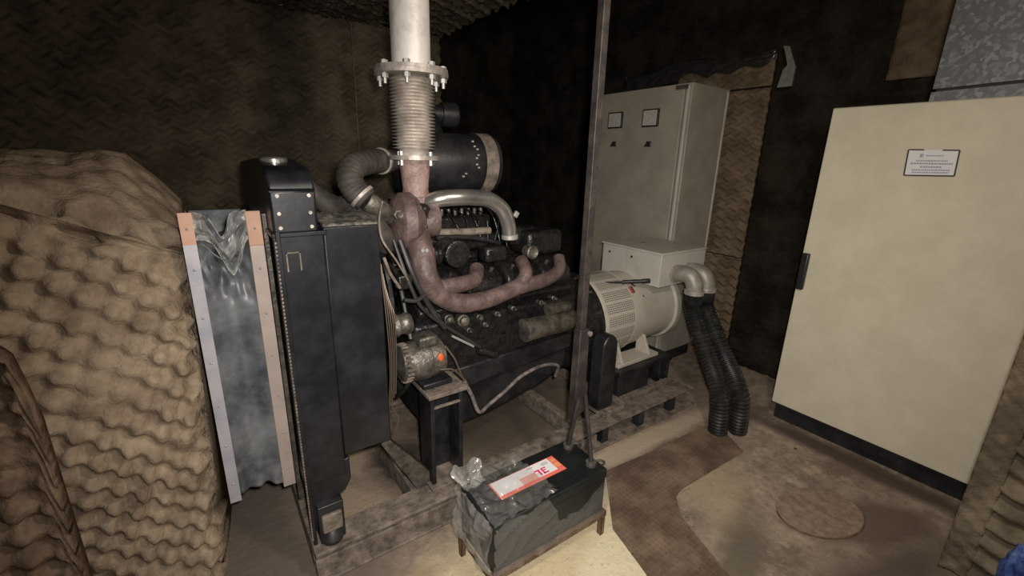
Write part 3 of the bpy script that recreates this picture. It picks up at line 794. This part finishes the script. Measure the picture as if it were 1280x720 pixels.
# lower injector/connector bits under the manifold
for (x, y, r_) in ((560, 398, .022), (578, 400, .03), (598, 396, .016), (545, 396, .018), (620, 392, .014), (535, 385, .014), (605, 405, .012), (585, 412, .012), (640, 385, .012), (675, 378, .014), (690, 372, .012)):
    p = X_(x, y, 1.74)
    B().rev(p, (-.2, -1, .15), [(-.03, r_), (.02, r_), (.022, r_ * .7), (.045, r_ * .7), (.05, r_ * .4)], 14).build('drain_plug', 'dustiron' if r_ > .013 else 'alumin', blk)
# turbocharger
tp_ = X_(505, 276, 1.80)
tb = B().rev(tp_ + Vector((-.06, 0, 0)), (1, -.12, 0), [(0, .045), (.01, .09), (.04, .118), (.085, .120), (.11, .10), (.14, .06), (.17, .075), (.20, .07)], 30)
tb.tube([tp_ + Vector((-.01, 0, .075)), tp_ + Vector((-.01, -.06, .05)), tp_ + Vector((-.01, -.085, 0)), tp_ + Vector((-.01, -.05, -.07)), tp_ + Vector((.03, 0, -.10))], .030, n=14)
tur = tb.build('turbocharger', 'pink', G)
p = X_(497, 268, 1.70)
B().rev(p, (0, -1, .0), [(0, .02), (.012, .02), (.013, .012), (.03, .012)], 6).build('union_nut', 'alumin', tur)
p = X_(524, 272, 1.72)
B().rev(p + Vector((0, .06, 0)), (.25, -1, .05), [(0, .05), (.05, .055), (.06, .055), (.062, .02)], 26).build('outlet_cover', 'grime', tur)
for k in range(6):
    a = 2 * PI * k / 6; q_ = p + Vector((.043 * math.cos(a), .0, .043 * math.sin(a)))
    B().cyl(q_, q_ + Vector((0, -.012, 0)), .006, n=6).build('bolt', 'alumin', tur)
# turbo outlet cone up to the bellows
ex = Vector((.80, 1.86, 0))
zc0, zc1 = at(520, 250, Y=1.86).z, at(520, 200, Y=1.86).z
ex.x = at(519, 220, Y=1.86).x
B().rev((ex.x, ex.y, zc0), (0, 0, 1), [(0, .085), (.016, .085), (.017, .06), (.05, .055), (zc1 - zc0 - .03, .064), (zc1 - zc0, .066)], 32).build('exhaust_adapter', 'pinkl', G)
B().box((ex.x - .10, ex.y - .09, zc0 - .012), (ex.x + .10, ex.y + .09, zc0 + .010)).build('adapter_flange', 'pinkl', G, .012)
# chrome charge pipe
pts = [X_(532, 256, 1.80), X_(548, 249, 1.76), X_(572, 247, 1.74), X_(592, 247, 1.74), X_(612, 250, 1.74), X_(628, 262, 1.74), X_(635, 280, 1.74), X_(637, 298, 1.74)]
ch = B().tube(pts, .036, n=20).build('charge_air_pipe', 'chrome', G)
B().rev(pts[-1] + Vector((0, 0, .02)), (.04, 0, -1), [(0, .037), (.004, .041), (.02, .041), (.024, .037)], 24).build('hose_clamp', 'bolt', ch)
p = X_(645, 268, 1.80)
B().box(p - Vector((.012, .008, .015)), p + Vector((.012, .008, .015)), Matrix.Rotation(.6, 3, 'Y')).build('lifting_tab', 'bolt', ch, .003)
# air filter
a = at(495, 208, Y=2.15); c_ = at(592, 203, Y=2.15)
fl = B().rev((a.x, 2.15, 1.575), (1, 0, 0), [(0, .05), (.02, .135), (.05, .15), (.42, .15), (.42, .157), (.43, .157), (.43, .152), (.50, .152), (.505, .158), (.52, .158), (.53, .14), (.53, .02)], 40).build('air_filter', 'black', G)
B().rev((a.x + .425, 2.15, 1.575), (1, 0, 0), [(0, .150), (.001, .158), (.075, .158), (.076, .150)], 40).build('band', 'dusty', fl)
bb = B()
for k in range(14):
    if k % 3 == 1: continue
    aa = .8 + k * .10; bb.box((a.x + .36 + .012 * (k % 2) - .07 * (k > 9), 2.15 - .153 * math.sin(aa) - .002, 1.575 + .153 * math.cos(aa)), (a.x + .372 + .012 * (k % 2) - .07 * (k > 9), 2.15 - .153 * math.sin(aa), 1.583 + .153 * math.cos(aa)))
bb.build('faded_print', 'flange', fl, smooth=False)
p = at(534, 142, Y=2.25)
B().rev((p.x - .05, 2.25, p.z), (1, -.12, 0), [(0, .045), (.12, .045), (.12, .06), (.16, .062), (.20, .062), (.21, .05), (.21, .02)], 26).build('intake_cap', 'black', fl)
B().tube([(p.x, 2.25, p.z), (p.x, 2.2, p.z - .08), (p.x, 2.15, p.z - .16)], .05, n=16).build('intake_neck', 'black', fl)
# clamps at the filter inlet
rub = [X_(486, 201, 1.98), X_(462, 202, 1.90), X_(443, 208, 1.84), X_(437, 222, 1.80), X_(444, 238, 1.78), X_(458, 251, 1.76)]
NS = 60
rb = B().tube(rub, .050, n=22, sub=12, rf=lambda t: 1 + .035 * math.sin(t * 2 * PI * 18)).build('air_hose', 'rubber', G)
def clamp(p, d, r, par, m_='flange'):
    d = Vector(d).normalized()
    o_ = B().rev(Vector(p) - d * .008, d, [(0, r), (.002, r + .004), (.014, r + .004), (.016, r)], 26).build('hose_clamp', m_, par)
    return o_
clamp(rub[1].lerp(rub[0], .6), rub[0] - rub[1], .052, rb); clamp(rub[-2].lerp(rub[-1], .6), rub[-1] - rub[-2], .052, rb)
B().tube([rub[-1], X_(466, 256, 1.76), X_(480, 265, 1.78), X_(495, 272, 1.80)], .040, n=18).build('compressor_inlet', 'alumin', rb)
B().tube([rub[0], X_(497, 200, 2.05), X_(510, 203, 2.15)], .046, n=18).build('filter_spout', 'alumin', rb)
# coolant hose
B().tube([(.32, 1.98, 1.50), X_(415, 257, 1.95), X_(440, 258, 1.88), X_(458, 270, 1.80), X_(474, 290, 1.76), X_(484, 305, 1.80)], .046, n=18).build('coolant_hose', 'rubber', G)
# oil / fuel lines along the front
for pl_, r_, m_ in (
    ([X_(478, 252, 1.66), X_(474, 275, 1.62), X_(478, 300, 1.60), X_(495, 325, 1.60), X_(510, 350, 1.62)], .004, 'dusty'),
    ([X_(480, 322, 1.60), X_(488, 342, 1.60), X_(500, 360, 1.62)], .006, 'dusty'),
    ([X_(500, 300, 1.70), X_(515, 340, 1.66), X_(535, 380, 1.66), X_(556, 410, 1.66)], .012, 'rubberb'),
    ([X_(492, 300, 1.70), X_(508, 345, 1.65), X_(524, 380, 1.64), X_(545, 400, 1.66), X_(585, 425, 1.66), X_(600, 434, 1.66)], .008, 'rubberb'),
    ([X_(565, 420, 1.66), X_(592, 433, 1.66)], .006, 'bolt'),
    ([X_(505, 375, 1.62), X_(520, 376, 1.62), X_(532, 368, 1.64)], .009, 'rubberb')):
    B().tube(pl_, r_, n=8).build('fuel_line', m_, G)
p = X_(609, 440, 1.66)
B().rev(p - Vector((.05, 0, -.02)), (1, 0, -.45), [(0, .012), (.02, .018), (.07, .016), (.09, .024), (.11, .02), (.13, .006)], 14).build('sensor', 'grime', G)
p = X_(504, 405, 1.66)
B().rev(p + Vector((-.05, 0, 0)), (1, 0, 0), [(0, .04), (.02, .05), (.03, .042), (.05, .042), (.06, .05), (.08, .04), (.09, .015)], 20).build('idler_pulley', 'alumin', G)
p = X_(505, 352, 1.66)
B().box(p - Vector((.03, .02, .03)), p + Vector((.03, .03, .03))).build('bracket', 'grime', G, .008)
# charging alternator
p = X_(527, 452, 1.66)
chg = B().rev((p.x - .10, 1.69, p.z), (1, 0, -.02), [(0, .03), (.01, .075), (.018, .080), (.026, .070), (.034, .080), (.045, .085), (.09, .092), (.13, .092), (.135, .086), (.16, .088), (.20, .080), (.215, .05)], 30).build('charging_alternator', 'alumin', G)
bb = B()
for k in range(24):
    a = 2 * PI * k / 24
    bb.box((p.x - .085, 1.69 + .083 * math.cos(a) - .004, p.z + .083 * math.sin(a) - .004), (p.x - .055, 1.69 + .083 * math.cos(a) + .004, p.z + .083 * math.sin(a) + .004))
bb.build('cooling_fan', 'dusty', chg)
B().box((p.x - .02, 1.63, p.z + .07), (p.x + .07, 1.72, p.z + .12)).build('lug', 'alumin', chg, .01)
B().ball((at(552, 448, Y=1.60).x, 1.608, at(552, 448, Y=1.60).z), .014, 14, (1, .4, 1.5)).build('round_sticker', 'seal', chg)['label'] = 'orange spot'
B().box((p.x - .02, 1.60, p.z - .11), (p.x + .12, 1.75, p.z - .085)).build('bracket', 'black', chg, .006)
wr = B().tube([X_(556, 432, 1.62), X_(568, 448, 1.60), X_(575, 465, 1.60), X_(585, 485, 1.60), X_(598, 514, 1.60)], .0045, n=8)
wr.tube([X_(550, 462, 1.60), X_(566, 462, 1.59), X_(578, 472, 1.59)], .004, n=8).build('wiring', 'wire', chg)
B().tube([X_(580, 476, 1.60), X_(590, 495, 1.60), X_(599, 515, 1.60), X_(612, 505, 1.62), X_(630, 490, 1.64), X_(652, 470, 1.66), X_(678, 457, 1.68), X_(697, 457, 1.70), X_(694, 470, 1.74)], .0095, n=10).build('cable_loom', 'cable', G)
# front support bracket
b0, b1 = at(540, 590, Y=1.60), at(578, 490, Y=1.60)
sup = B().box((.705, 1.59, .13), (.725, 1.72, .60)).box((.845, 1.59, .13), (.865, 1.72, .60)).box((.705, 1.70, .13), (.865, 1.72, .60)).build('engine_support', 'black', G, .004)
B().box((.69, 1.57, .595), (.88, 1.80, .615)).build('top_plate', 'dusty', sup, .003)
B().box((.69, 1.56, .128), (.88, 1.74, .145)).build('base_plate', 'dusty', sup, .003)
B().box((.72, 1.586, .535), (.85, 1.60, .545)).build('rib', 'dusty', sup, .002)
B().prism([(.64, 1.62, .13), (.705, 1.62, .13), (.705, 1.62, .20), (.53, 1.66, .42), (.50, 1.66, .40)], (0, .06, 0)).build('gusset', 'dustiron', sup, .003)
# flywheel housing
fwx = 1.72
fh = B().rev((fwx, 2.02, .60), (1, 0, 0), [(0, .22), (.04, .29), (.10, .30), (.16, .30), (.165, .315), (.19, .315), (.20, .29)], 44).build('flywheel_housing', 'grime', G)
for k in range(14):
    a = 2 * PI * k / 14
    B().cyl((fwx + .14, 2.02 + .307 * math.cos(a), .60 + .307 * math.sin(a)), (fwx + .165, 2.02 + .307 * math.cos(a), .60 + .307 * math.sin(a)), .009, n=6).build('bolt', 'alumin', fh)
# starter
p = X_(662, 414, 1.66)
stt = B().rev((p.x - .02, 1.68, p.z - .0), (1, 0, 0), [(0, .02), (.005, .05), (.03, .058), (.28, .058), (.30, .05), (.34, .05), (.36, .03)], 26).build('starter_motor', 'dustiron', G)
B().rev((p.x + .12, 1.68, p.z + .085), (1, 0, 0), [(0, .01), (.005, .03), (.14, .032), (.16, .02)], 20).build('solenoid', 'dustiron', stt)
B().rev((p.x - .026, 1.68, p.z), (1, 0, 0), [(0, .056), (.004, .061), (.03, .061), (.032, .056)], 26).build('end_ring', 'alumin', stt)
# rear engine mount: rounded black plate + web
bb = B(); pf = []
x0, x1 = 1.79, 1.91; zt_ = .62
pf = [(x0, .16), (x1, .16), (x1, zt_ - .06)] + [((x0 + x1) / 2 + (x1 - x0) / 2 * math.cos(a), zt_ - .06 + .08 * math.sin(a)) for a in (.4, .8, 1.2, 1.6, 2.0, 2.4, 2.8)] + [(x0, zt_ - .06)]
B().prism([(x, 1.60, z) for x, z in pf], (0, .10, 0)).build('rear_support', 'black', G, .01)
B().box((1.80, 1.56, .13), (2.02, 1.72, .165)).build('support_base', 'dusty', G, .004)
# alternator
AX, AY, AZ, AR = 1.93, 2.02, .60, .27
alt = B().rev((AX, AY, AZ), (1, 0, 0), [(0, .280), (.01, .288), (.045, .288)], 56).build('alternator_adapter', 'genw', G)
gd = B().rev((AX + .045, AY, AZ), (1, 0, 0), [(0, AR + .010), (.245, AR + .010)], 64).build('vent_guard', 'perf', G); gd['label'] = 'perforated off-white guard band'
body = B().rev((AX + .08, AY, AZ), (1, 0, 0), [(0, AR), (.21, AR), (.212, AR + .012), (.225, AR + .012), (.23, AR + .002), (.62, AR - .012), (.66, AR - .012), (.67, AR + .006), (.71, AR + .006), (.74, AR - .02), (.80, AR - .09), (.81, .05)], 56).build('alternator_body', 'genw', G)
q0 = at(783, 383, Y=1.78); 
# red label lying on the barrel
ang = math.radians(46); lx = at(785, 384, Y=AY - AR * math.cos(ang)).x
bb = B(); ps = []
for k in range(7):
    a = ang + (k - 3) * .030; ps.append(Vector((0, AY - (AR + .004) * math.cos(a), AZ + (AR + .004) * math.sin(a))))
vv_ = [[bb.bm.verts.new((lx + dx_, p.y, p.z)) for p in ps] for dx_ in (-.036, .036)]
for k in range(6): bb.bm.faces.new((vv_[0][k], vv_[0][k + 1], vv_[1][k + 1], vv_[1][k]))
lb = bb.build('label', 'dull_red', body); q = lb.modifiers.new('s', 'SOLIDIFY'); q.thickness = .003; q.offset = 1
# feet
for y0 in (1.735, 2.20):
    f_ = B().box((2.06, y0 - .03, .325), (2.46, y0 + .11, .35))
    for x in (2.10, 2.37):
        f_.prism([(x, y0 - .02, .345), (x, y0 + .10, .345), (x, y0 + .10, .48), (x, y0 + .04, .47)], (.022, 0, 0))
    fo_ = f_.build('alternator_foot', 'genw', G, .004)
    B().cyl((2.09, y0 + .03, .345), (2.09, y0 + .03, .36), .016, n=6).build('bolt', 'flange', fo_)
# black saddle boxes beneath the alternator
for (xa_, xb_) in ((2.02, 2.50),):
    sd = B().box((xa_, 1.655, .29), (xb_ + .06, 2.42, .325)).box((xa_, 1.66, .13), (xa_ + .30, 1.68, .29)).box((xb_ + .02, 1.66, .13), (xb_ + .04, 1.80, .29)).box((xa_ + .02, 1.68, .13), (xa_ + .04, 2.40, .29)).box((xb_ - .04, 1.68, .13), (xb_ - .02, 2.40, .29)).box((xa_ + .04, 1.76, .13), (xb_ - .04, 1.78, .29)).build('alternator_saddle', 'black', G, .004)
B().box((2.04, 1.62, .13), (2.52, 1.66, .16)).build('support_base', 'dusty', G, .003)
# terminal box
tz = 1.05; t0 = at(828, 317, Z=tz); t1 = at(756, 301, Z=tz); t2 = at(883, 309, Z=tz)
tx0, ty0, ty1, tx1 = t0.x, t0.y, t1.y, t2.x
tbx = B().box((tx0, ty0, .82), (tx1, ty1, tz - .012)).build('terminal_box', 'boxw', G, .004)
lid = B().box((tx0 - .008, ty0 - .008, tz - .014), (tx1 + .008, ty1 + .008, tz)).build('lid', 'boxw', tbx, .003)
B().rev(((tx0 + tx1) / 2 - .03, (ty0 + ty1) / 2 + .06, tz - .001), (0, 0, 1), [(0, .022), (.003, .022), (.004, .018)], 20).build('plug', 'dusty', lid)
for yy in (ty1 - .07, ty0 + .24):
    for z in (.985,):
        B().cyl((tx0 - .006, yy, z), (tx0 + .004, yy, z), .008, n=10).build('screw', 'dark', tbx)
B().box((AX + .30, 1.86, .80), (AX + .80, 2.20, .84)).build('box_saddle', 'genw', G, .01)

# ------------------------------------------------------------------ tool lying on the alternator
r0 = at(748, 354, Y=1.93); r1 = at(812, 351, X=tx0 - .03)
bar = thing('black_bar', 'thin black bar with thicker sleeve lying on the alternator before the terminal box', 'bar', r0)
ax_ = (r1 - r0).normalized(); Lb = (r1 - r0).length
B().tube([r0, r0 + ax_ * Lb * .6], .007, n=10).build('rod', 'black', bar)
B().rev(r0 + ax_ * Lb * .45, ax_, [(0, .008), (.01, .013), (Lb * .4, .013), (Lb * .4 + .005, .016), (Lb * .55, .016), (Lb * .55 + .004, .009)], 14).build('sleeve', 'black', bar)
B().tube([r0 + ax_ * Lb * .6, at(796, 360, X=tx0 - .04), at(805, 371, X=tx0 - .03)], .005, n=8).build('clip', 'black', bar)

# ------------------------------------------------------------------ conduits
def conduit(xs, zs, end, label, shiftx):
    Yt = ty0
    r = thing('cable_conduit', label, 'conduit', (end[0], end[1], 0), 'cable conduits from the terminal box')
    base = Vector((xs, Yt - .005, zs))
    el = [base, base + Vector((0, -.05, .012)), base + Vector((.012, -.105, .0)), base + Vector((.02, -.135, -.05)), base + Vector((.022, -.140, -.10))]
    e_ = B().tube(el, .054, n=22).build('elbow', 'alumin2', r)
    B().rev(el[-1] + Vector((0, 0, .02)), (0, 0, -1), [(0, .054), (.002, .062), (.03, .062), (.032, .054)], 26).build('collar', 'flange', e_)
    B().rev(base, (0, -1, 0), [(0, .060), (.012, .060), (.013, .05)], 26).build('gland', 'flange', e_)
    a = el[-1] + Vector((0, 0, -.01))
    E_ = Vector(end)
    pts = [a, a + Vector((.01, -.01, -.12)), a.lerp(E_, .45) + Vector((.02, -.01, .0)), Vector((E_.x + .005, E_.y + .03, .25)), E_]
    rib = B().tube(pts, .053, n=20, sub=60, rf=lambda t: 1 + .09 * math.sin(t * 2 * PI * 48)).build('corrugated_hose', 'hose', r)
    return r
MT['alumin2'] = mat('dusty_cast_elbow', (.36, .34, .30), .5, .3, col2=(.26, .24, .20), scale=12, bump=.2)
e1, e2 = at(900, 540, Z=0), at(927, 548, Z=0)
conduit(tx0 + .16, .90, (2.44, 1.20, .0), 'ribbed black cable conduit under a grey elbow, nearer the camera of the two', 0)
conduit(tx0 + .30, .90, (2.56, 1.14, .0), 'ribbed black cable conduit under a grey elbow, farther right of the two', 0)

# ------------------------------------------------------------------ exhaust stack
zb0 = zc1; zf1 = at(519, 92, Y=1.86).z
es = thing('exhaust_stack', 'pale vertical exhaust pipe with bolted flange and steel bellows above the engine', 'exhaust pipe', (ex.x, ex.y, zb0))
zl = zb0
lf = B().rev((ex.x, ex.y, zl), (0, 0, 1), [(0, .055), (0, .105), (.018, .105), (.019, .062)], 4 if False else 36).build('lower_flange', 'flange', es)
for k in range(4):
    a = 2 * PI * k / 4 + .5; q_ = Vector((ex.x + .084 * math.cos(a), ex.y + .084 * math.sin(a), zl))
    B().cyl(q_ + Vector((0, 0, -.022)), q_ + Vector((0, 0, .034)), .009, n=8).build('bolt', 'bolt', lf)
zbt = zf1 - .02
nr = 20
prof = [(0, .062), (.03, .064)]
z0_, z1_ = .035, zbt - zl - .02
for k in range(nr * 10 + 1):
    t = k / (nr * 10); prof.append((lerp(z0_, z1_, t), .080 + .012 * math.cos(2 * PI * nr * t)))
prof.append((zbt - zl, .062))
B().rev((ex.x, ex.y, zl + .012), (0, 0, 1), prof, 40).build('bellows', 'stain', es, crease=80)
uf = B().rev((ex.x, ex.y, zf1 - .016), (0, 0, 1), [(0, .07), (0, .148), (.015, .150), (.016, .148), (.030, .148), (.031, .09)], 48).build('upper_flange', 'flange', es)
for k in range(8):
    a = 2 * PI * k / 8 + .25; q_ = Vector((ex.x + .128 * math.cos(a), ex.y + .128 * math.sin(a), zf1))
    bo = B().cyl(q_ + Vector((0, 0, -.055)), q_ + Vector((0, 0, .03)), .007, n=8)
    bo.cyl(q_ + Vector((0, 0, -.034)), q_ + Vector((0, 0, -.018)), .014, n=6); bo.cyl(q_ + Vector((0, 0, .015)), q_ + Vector((0, 0, .028)), .014, n=6)
    bo.build('bolt', 'bolt', uf)
B().rev((ex.x, ex.y, zf1 + .01), (0, 0, 1), [(0, .078), (CEIL - zf1 - .005, .078)], 48).build('pipe', 'lag', es)

# ------------------------------------------------------------------ battery, stand, film, cables
stz = .125
X0, X1, Y0_, Y1_ = .70, 1.27, 1.06, 1.305
stand = thing('battery_stand', 'low rusty angle iron stand carrying the black battery', 'stand', ((X0 + X1) / 2, (Y0_ + Y1_) / 2, 0))
B().box((X0 - .012, Y0_ - .012, stz - .025), (X1 + .012, Y0_ - .008, stz + .002)).box((X0 - .012, Y1_ + .008, stz - .025), (X1 + .012, Y1_ + .012, stz + .002)).box((X0 - .012, Y0_ - .01, stz - .025), (X0 - .008, Y1_ + .01, stz + .002)).box((X1 + .008, Y0_ - .01, stz - .025), (X1 + .012, Y1_ + .01, stz + .002)).box((X0 - .01, Y0_ - .01, stz - .006), (X1 + .01, Y0_ + .02, stz - .002)).box((X0 - .01, Y1_ - .02, stz - .006), (X1 + .01, Y1_ + .01, stz - .002)).build('frame', 'rust', stand, .001)
for x in (X0 - .01, X1 - .012):
    for y in (Y0_ - .01, Y1_ - .012):
        B().box((x, y, 0), (x + .005, y + .022, stz - .005)).box((x, y, 0), (x + .022, y + .005, stz - .005)).build('leg', 'rust', stand, .001)
zt_ = .345
bt = thing('battery', 'large black truck battery with white and red label, partly in plastic wrap', 'battery', ((X0 + X1) / 2, (Y0_ + Y1_) / 2, stz))
case = B().box((X0, Y0_, stz), (X1, Y1_, zt_ - .045)).build('case', 'batt', bt, .008)
lidb = B().box((X0 - .004, Y0_ - .004, zt_ - .05), (X1 + .004, Y1_ + .004, zt_)).build('lid', 'batt', bt, .010, seg=3)
B().box((X0 + .02, Y0_ + .03, zt_), (X1 - .05, Y1_ - .06, zt_ + .004)).build('raised_panel', 'batt', lidb, .003)
for y in (Y0_ + .05, Y1_ - .05):
    B().rev((X1 - .045, y, zt_), (0, 0, 1), [(0, .014), (.022, .011), (.023, .005)], 14).build('terminal', 'alumin', lidb)
zL = zt_ + .0045
lq = [at(x, y, Z=zL) for x, y in ((612, 607), (688, 569), (709, 586), (626, 625))]
# squared-up label rectangle on the lid
lx0 = (lq[0].x + lq[3].x) / 2; lx1 = (lq[1].x + lq[2].x) / 2; ly1 = (lq[0].y + lq[1].y) / 2; ly0 = (lq[2].y + lq[3].y) / 2
def lab(bb, u0, v0, u1, v1, lift=.001):
    bb.box((lerp(lx0, lx1, u0), lerp(ly0, ly1, v0), zL), (lerp(lx0, lx1, u1), lerp(ly0, ly1, v1), zL + lift)); return bb
lb = lab(B(), 0, 0, 1, 1, .001).build('label', 'red', lidb, smooth=False); lb['label'] = 'white label with red border'
lab(B(), .02, .18, .90, .97, .0016).build('white_panel', 'paper', lb, smooth=False)
lab(B(), .915, .66, .985, .84, .002).build('orange_square', 'orange', lb, smooth=False)
lab(B(), .915, .30, .985, .55, .002).build('orange_square', 'orange', lb, smooth=False)
bb = B()
for v_ in (.80, .74, .68): lab(bb, .76, v_, .86, v_ + .035, .0022)
lab(bb, .55, .82, .64, .87, .0022); bb.build('small_print', 'lblgrey', lb, smooth=False)
# magenta 7 and L shaped characters
bb = B()
lab(bb, .60, .52, .68, .60, .0022); lab(bb, .645, .24, .675, .52, .0022)       # 7
lab(bb, .70, .24, .725, .60, .0022); lab(bb, .70, .24, .78, .32, .0022); lab(bb, .725, .42, .765, .48, .0022); lab(bb, .725, .53, .78, .60, .0022)
bb.build('lettering', 'magenta', lb, smooth=False)
lab(B(), .36, .18, .60, .55, .0019).build('pink_patch', 'pinklab', lb, smooth=False) if 'pinklab' in MT else None
# plastic wrap: crumpled sleeve round the left part and low sides
def film_sheet(fn, nu, nv, name, par=None, matn='film'):
    bb = B(); g = [[bb.bm.verts.new(fn(i / nu, j / nv)) for i in range(nu + 1)] for j in range(nv + 1)]
    for j in range(nv):
        for i in range(nu): bb.bm.faces.new((g[j][i], g[j][i + 1], g[j + 1][i + 1], g[j + 1][i]))
    return bb.build(name, matn, par, crease=28)
wrap = thing('plastic_wrap', 'torn clear plastic wrap around the left part and sides of the battery', 'plastic wrap', ((X0 + X1) / 2, Y0_, stz))
def nz(x, y, z, s, a): return a * noise.noise(Vector((x * s, y * s, z * s)))
def side(u, t):
    x = lerp(X0 - .012, X1 + .012, u)
    topz_ = zt_ + .012 - (.0 if u < .42 else (.10 if u < .5 else .13) * min(1, (u - .42) / .10)) + (.10 * max(0, (u - .72) / .28))
    z = lerp(stz + .004, topz_, t)
    f_ = math.sin((x * .9 - z * 1.5) * 34 + nz(x, 0, z, 5, 3.)) ** 8
    return (x, Y0_ - .014 - .016 * f_ * (1 - u) - abs(nz(x, 1, z, 7, .014)), z)
film_sheet(side, 90, 26, 'side_film', wrap)
def topf(u, t):
    x = lerp(X0 - .012, X0 + .30 - .04 * t, u); y = lerp(Y0_ - .016, Y1_ + .014, t)
    return (x, y, zt_ + .014 + abs(nz(x, y, 2, 12, .045)) + abs(nz(x, y, 6, 27, .016)))
film_sheet(topf, 60, 50, 'top_film', wrap, 'film')
def endf(u, t):
    y = lerp(Y0_ - .016, Y1_ + .014, u); z = lerp(stz + .004, zt_ + .014, t)
    return (X0 - .012 - abs(nz(3, y, z, 11, .035)) - abs(nz(5, y, z, 25, .012)), y, z)
film_sheet(endf, 40, 26, 'end_film', wrap, 'film3')
def tuft(u, t):
    a = u * 2 * PI
    r = .022 + .045 * t + .015 * math.sin(a * 5)
    return (X0 + .02 + r * math.cos(a) * .8 + nz(u, t, 0, 6, .02), Y1_ - .02 + r * math.sin(a), zt_ + .012 + t * (.055 + .03 * math.sin(a * 3)))
film_sheet(tuft, 50, 14, 'gathered_end', wrap, 'film3')
def backf(u, t):
    x = lerp(X0 - .012, X1 - .15, u); z = lerp(stz + .004, zt_ + .018 + nz(x, 4, 0, 12, .02), t)
    return (x, Y1_ + .014 + abs(nz(x, 8, z, 13, .02)), z)
film_sheet(backf, 70, 22, 'side_film', wrap)

# hanging post with the two battery leads
px_, py_ = at(716, 548, Y=1.29).x, 1.29
post = thing('hanging_conduit', 'slim dark grey square post hanging from the ceiling down to the battery', 'post', (px_, py_, .78))
B().box((px_ - .017, py_ - .017, .74), (px_ + .017, py_ + .017, 3.3)).build('tube', 'postm' if 'postm' in MT else 'rubber', post, .003)
pa, pb = at(722, 412, Y=py_), at(735, 520, Y=py_)
B().prism([(px_ - .020, py_ - .022, pa.z), (px_ + .035, py_ - .022, pa.z), (px_ + .040, py_ - .022, .50), (px_ - .024, py_ - .022, .46)], (0, .044, 0)).build('bracket_plate', 'postm', post, .004)
B().rev((px_ + .03, py_ - .024, pa.z - .02), (0, -1, 0), [(0, .012), (.01, .012), (.011, .006)], 8).build('bolt', 'dusty', post)
for (tx, ty, lab_, dx_) in ((X1 - .045, Y1_ - .05, 'thick dark battery lead on the back terminal of the battery', -.012), (X1 - .045, Y0_ + .05, 'thick dark battery lead on the front terminal of the battery', .03)):
    r = thing('battery_cable', lab_, 'cable', (tx, ty, zt_))
    B().tube([(px_ + dx_, py_ - .03, .58), (lerp(px_ + dx_, tx, .5), lerp(py_ - .03, ty, .5), .47), (tx, ty, zt_ + .02)], .017, n=12, flat=.6).build('lead', 'postm', r)
    B().rev((tx, ty, zt_ + .003), (0, 0, 1), [(0, .016), (0, .024), (.018, .024), (.019, .012)], 18).build('clamp', 'alumin', r)
    B().tube([(tx + .02, ty, zt_ + .012), (tx + .045, ty - .01, zt_ + .014), (tx + .05, ty - .03, zt_ + .012), (tx + .03, ty - .035, zt_ + .01)], .005, n=8).build('clamp_bolt', 'alumin', r)

# ------------------------------------------------------------------ light
W = bpy.data.worlds.new('world'); SC.world = W; W.use_nodes = True
W.node_tree.nodes['Background'].inputs[0].default_value = (.9, .8, .66, 1); W.node_tree.nodes['Background'].inputs[1].default_value = .02
def spot(name, loc, target, power, size, angle, blend, col):
    d = bpy.data.lights.new(name, 'SPOT'); d.energy = power; d.shadow_soft_size = size; d.spot_size = math.radians(angle); d.spot_blend = blend; d.color = col
    o = bpy.data.objects.new(name, d); COL.objects.link(o); o.location = loc
    o.rotation_euler = (Vector(target) - Vector(loc)).to_track_quat('-Z', 'Y').to_euler(); return o
def area(name, loc, target, power, sx, sy, col):
    d = bpy.data.lights.new(name, 'AREA'); d.energy = power; d.shape = 'RECTANGLE'; d.size = sx; d.size_y = sy; d.color = col
    o = bpy.data.objects.new(name, d); COL.objects.link(o); o.location = loc
    o.rotation_euler = (Vector(target) - Vector(loc)).to_track_quat('-Z', 'Y').to_euler(); return o
# the phone's lamp beside the lens and the room's lamp behind and above
spot('phone_lamp', (.05, -.02, 1.66), (1.15, 1.35, .75), 140, .03, 118, 1., (1, .955, .90))
d = bpy.data.lights.new('room_lamp', 'POINT'); d.energy = 40; d.shadow_soft_size = .10; d.color = (1, .88, .75)
o = bpy.data.objects.new('room_lamp', d); COL.objects.link(o); o.location = (1.0, .15, 2.2)
SC.view_settings.view_transform = 'Standard'; SC.view_settings.look = 'None'; SC.view_settings.gamma = 1
SC.view_settings.use_curve_mapping = False; SC.view_settings.exposure = 0.3
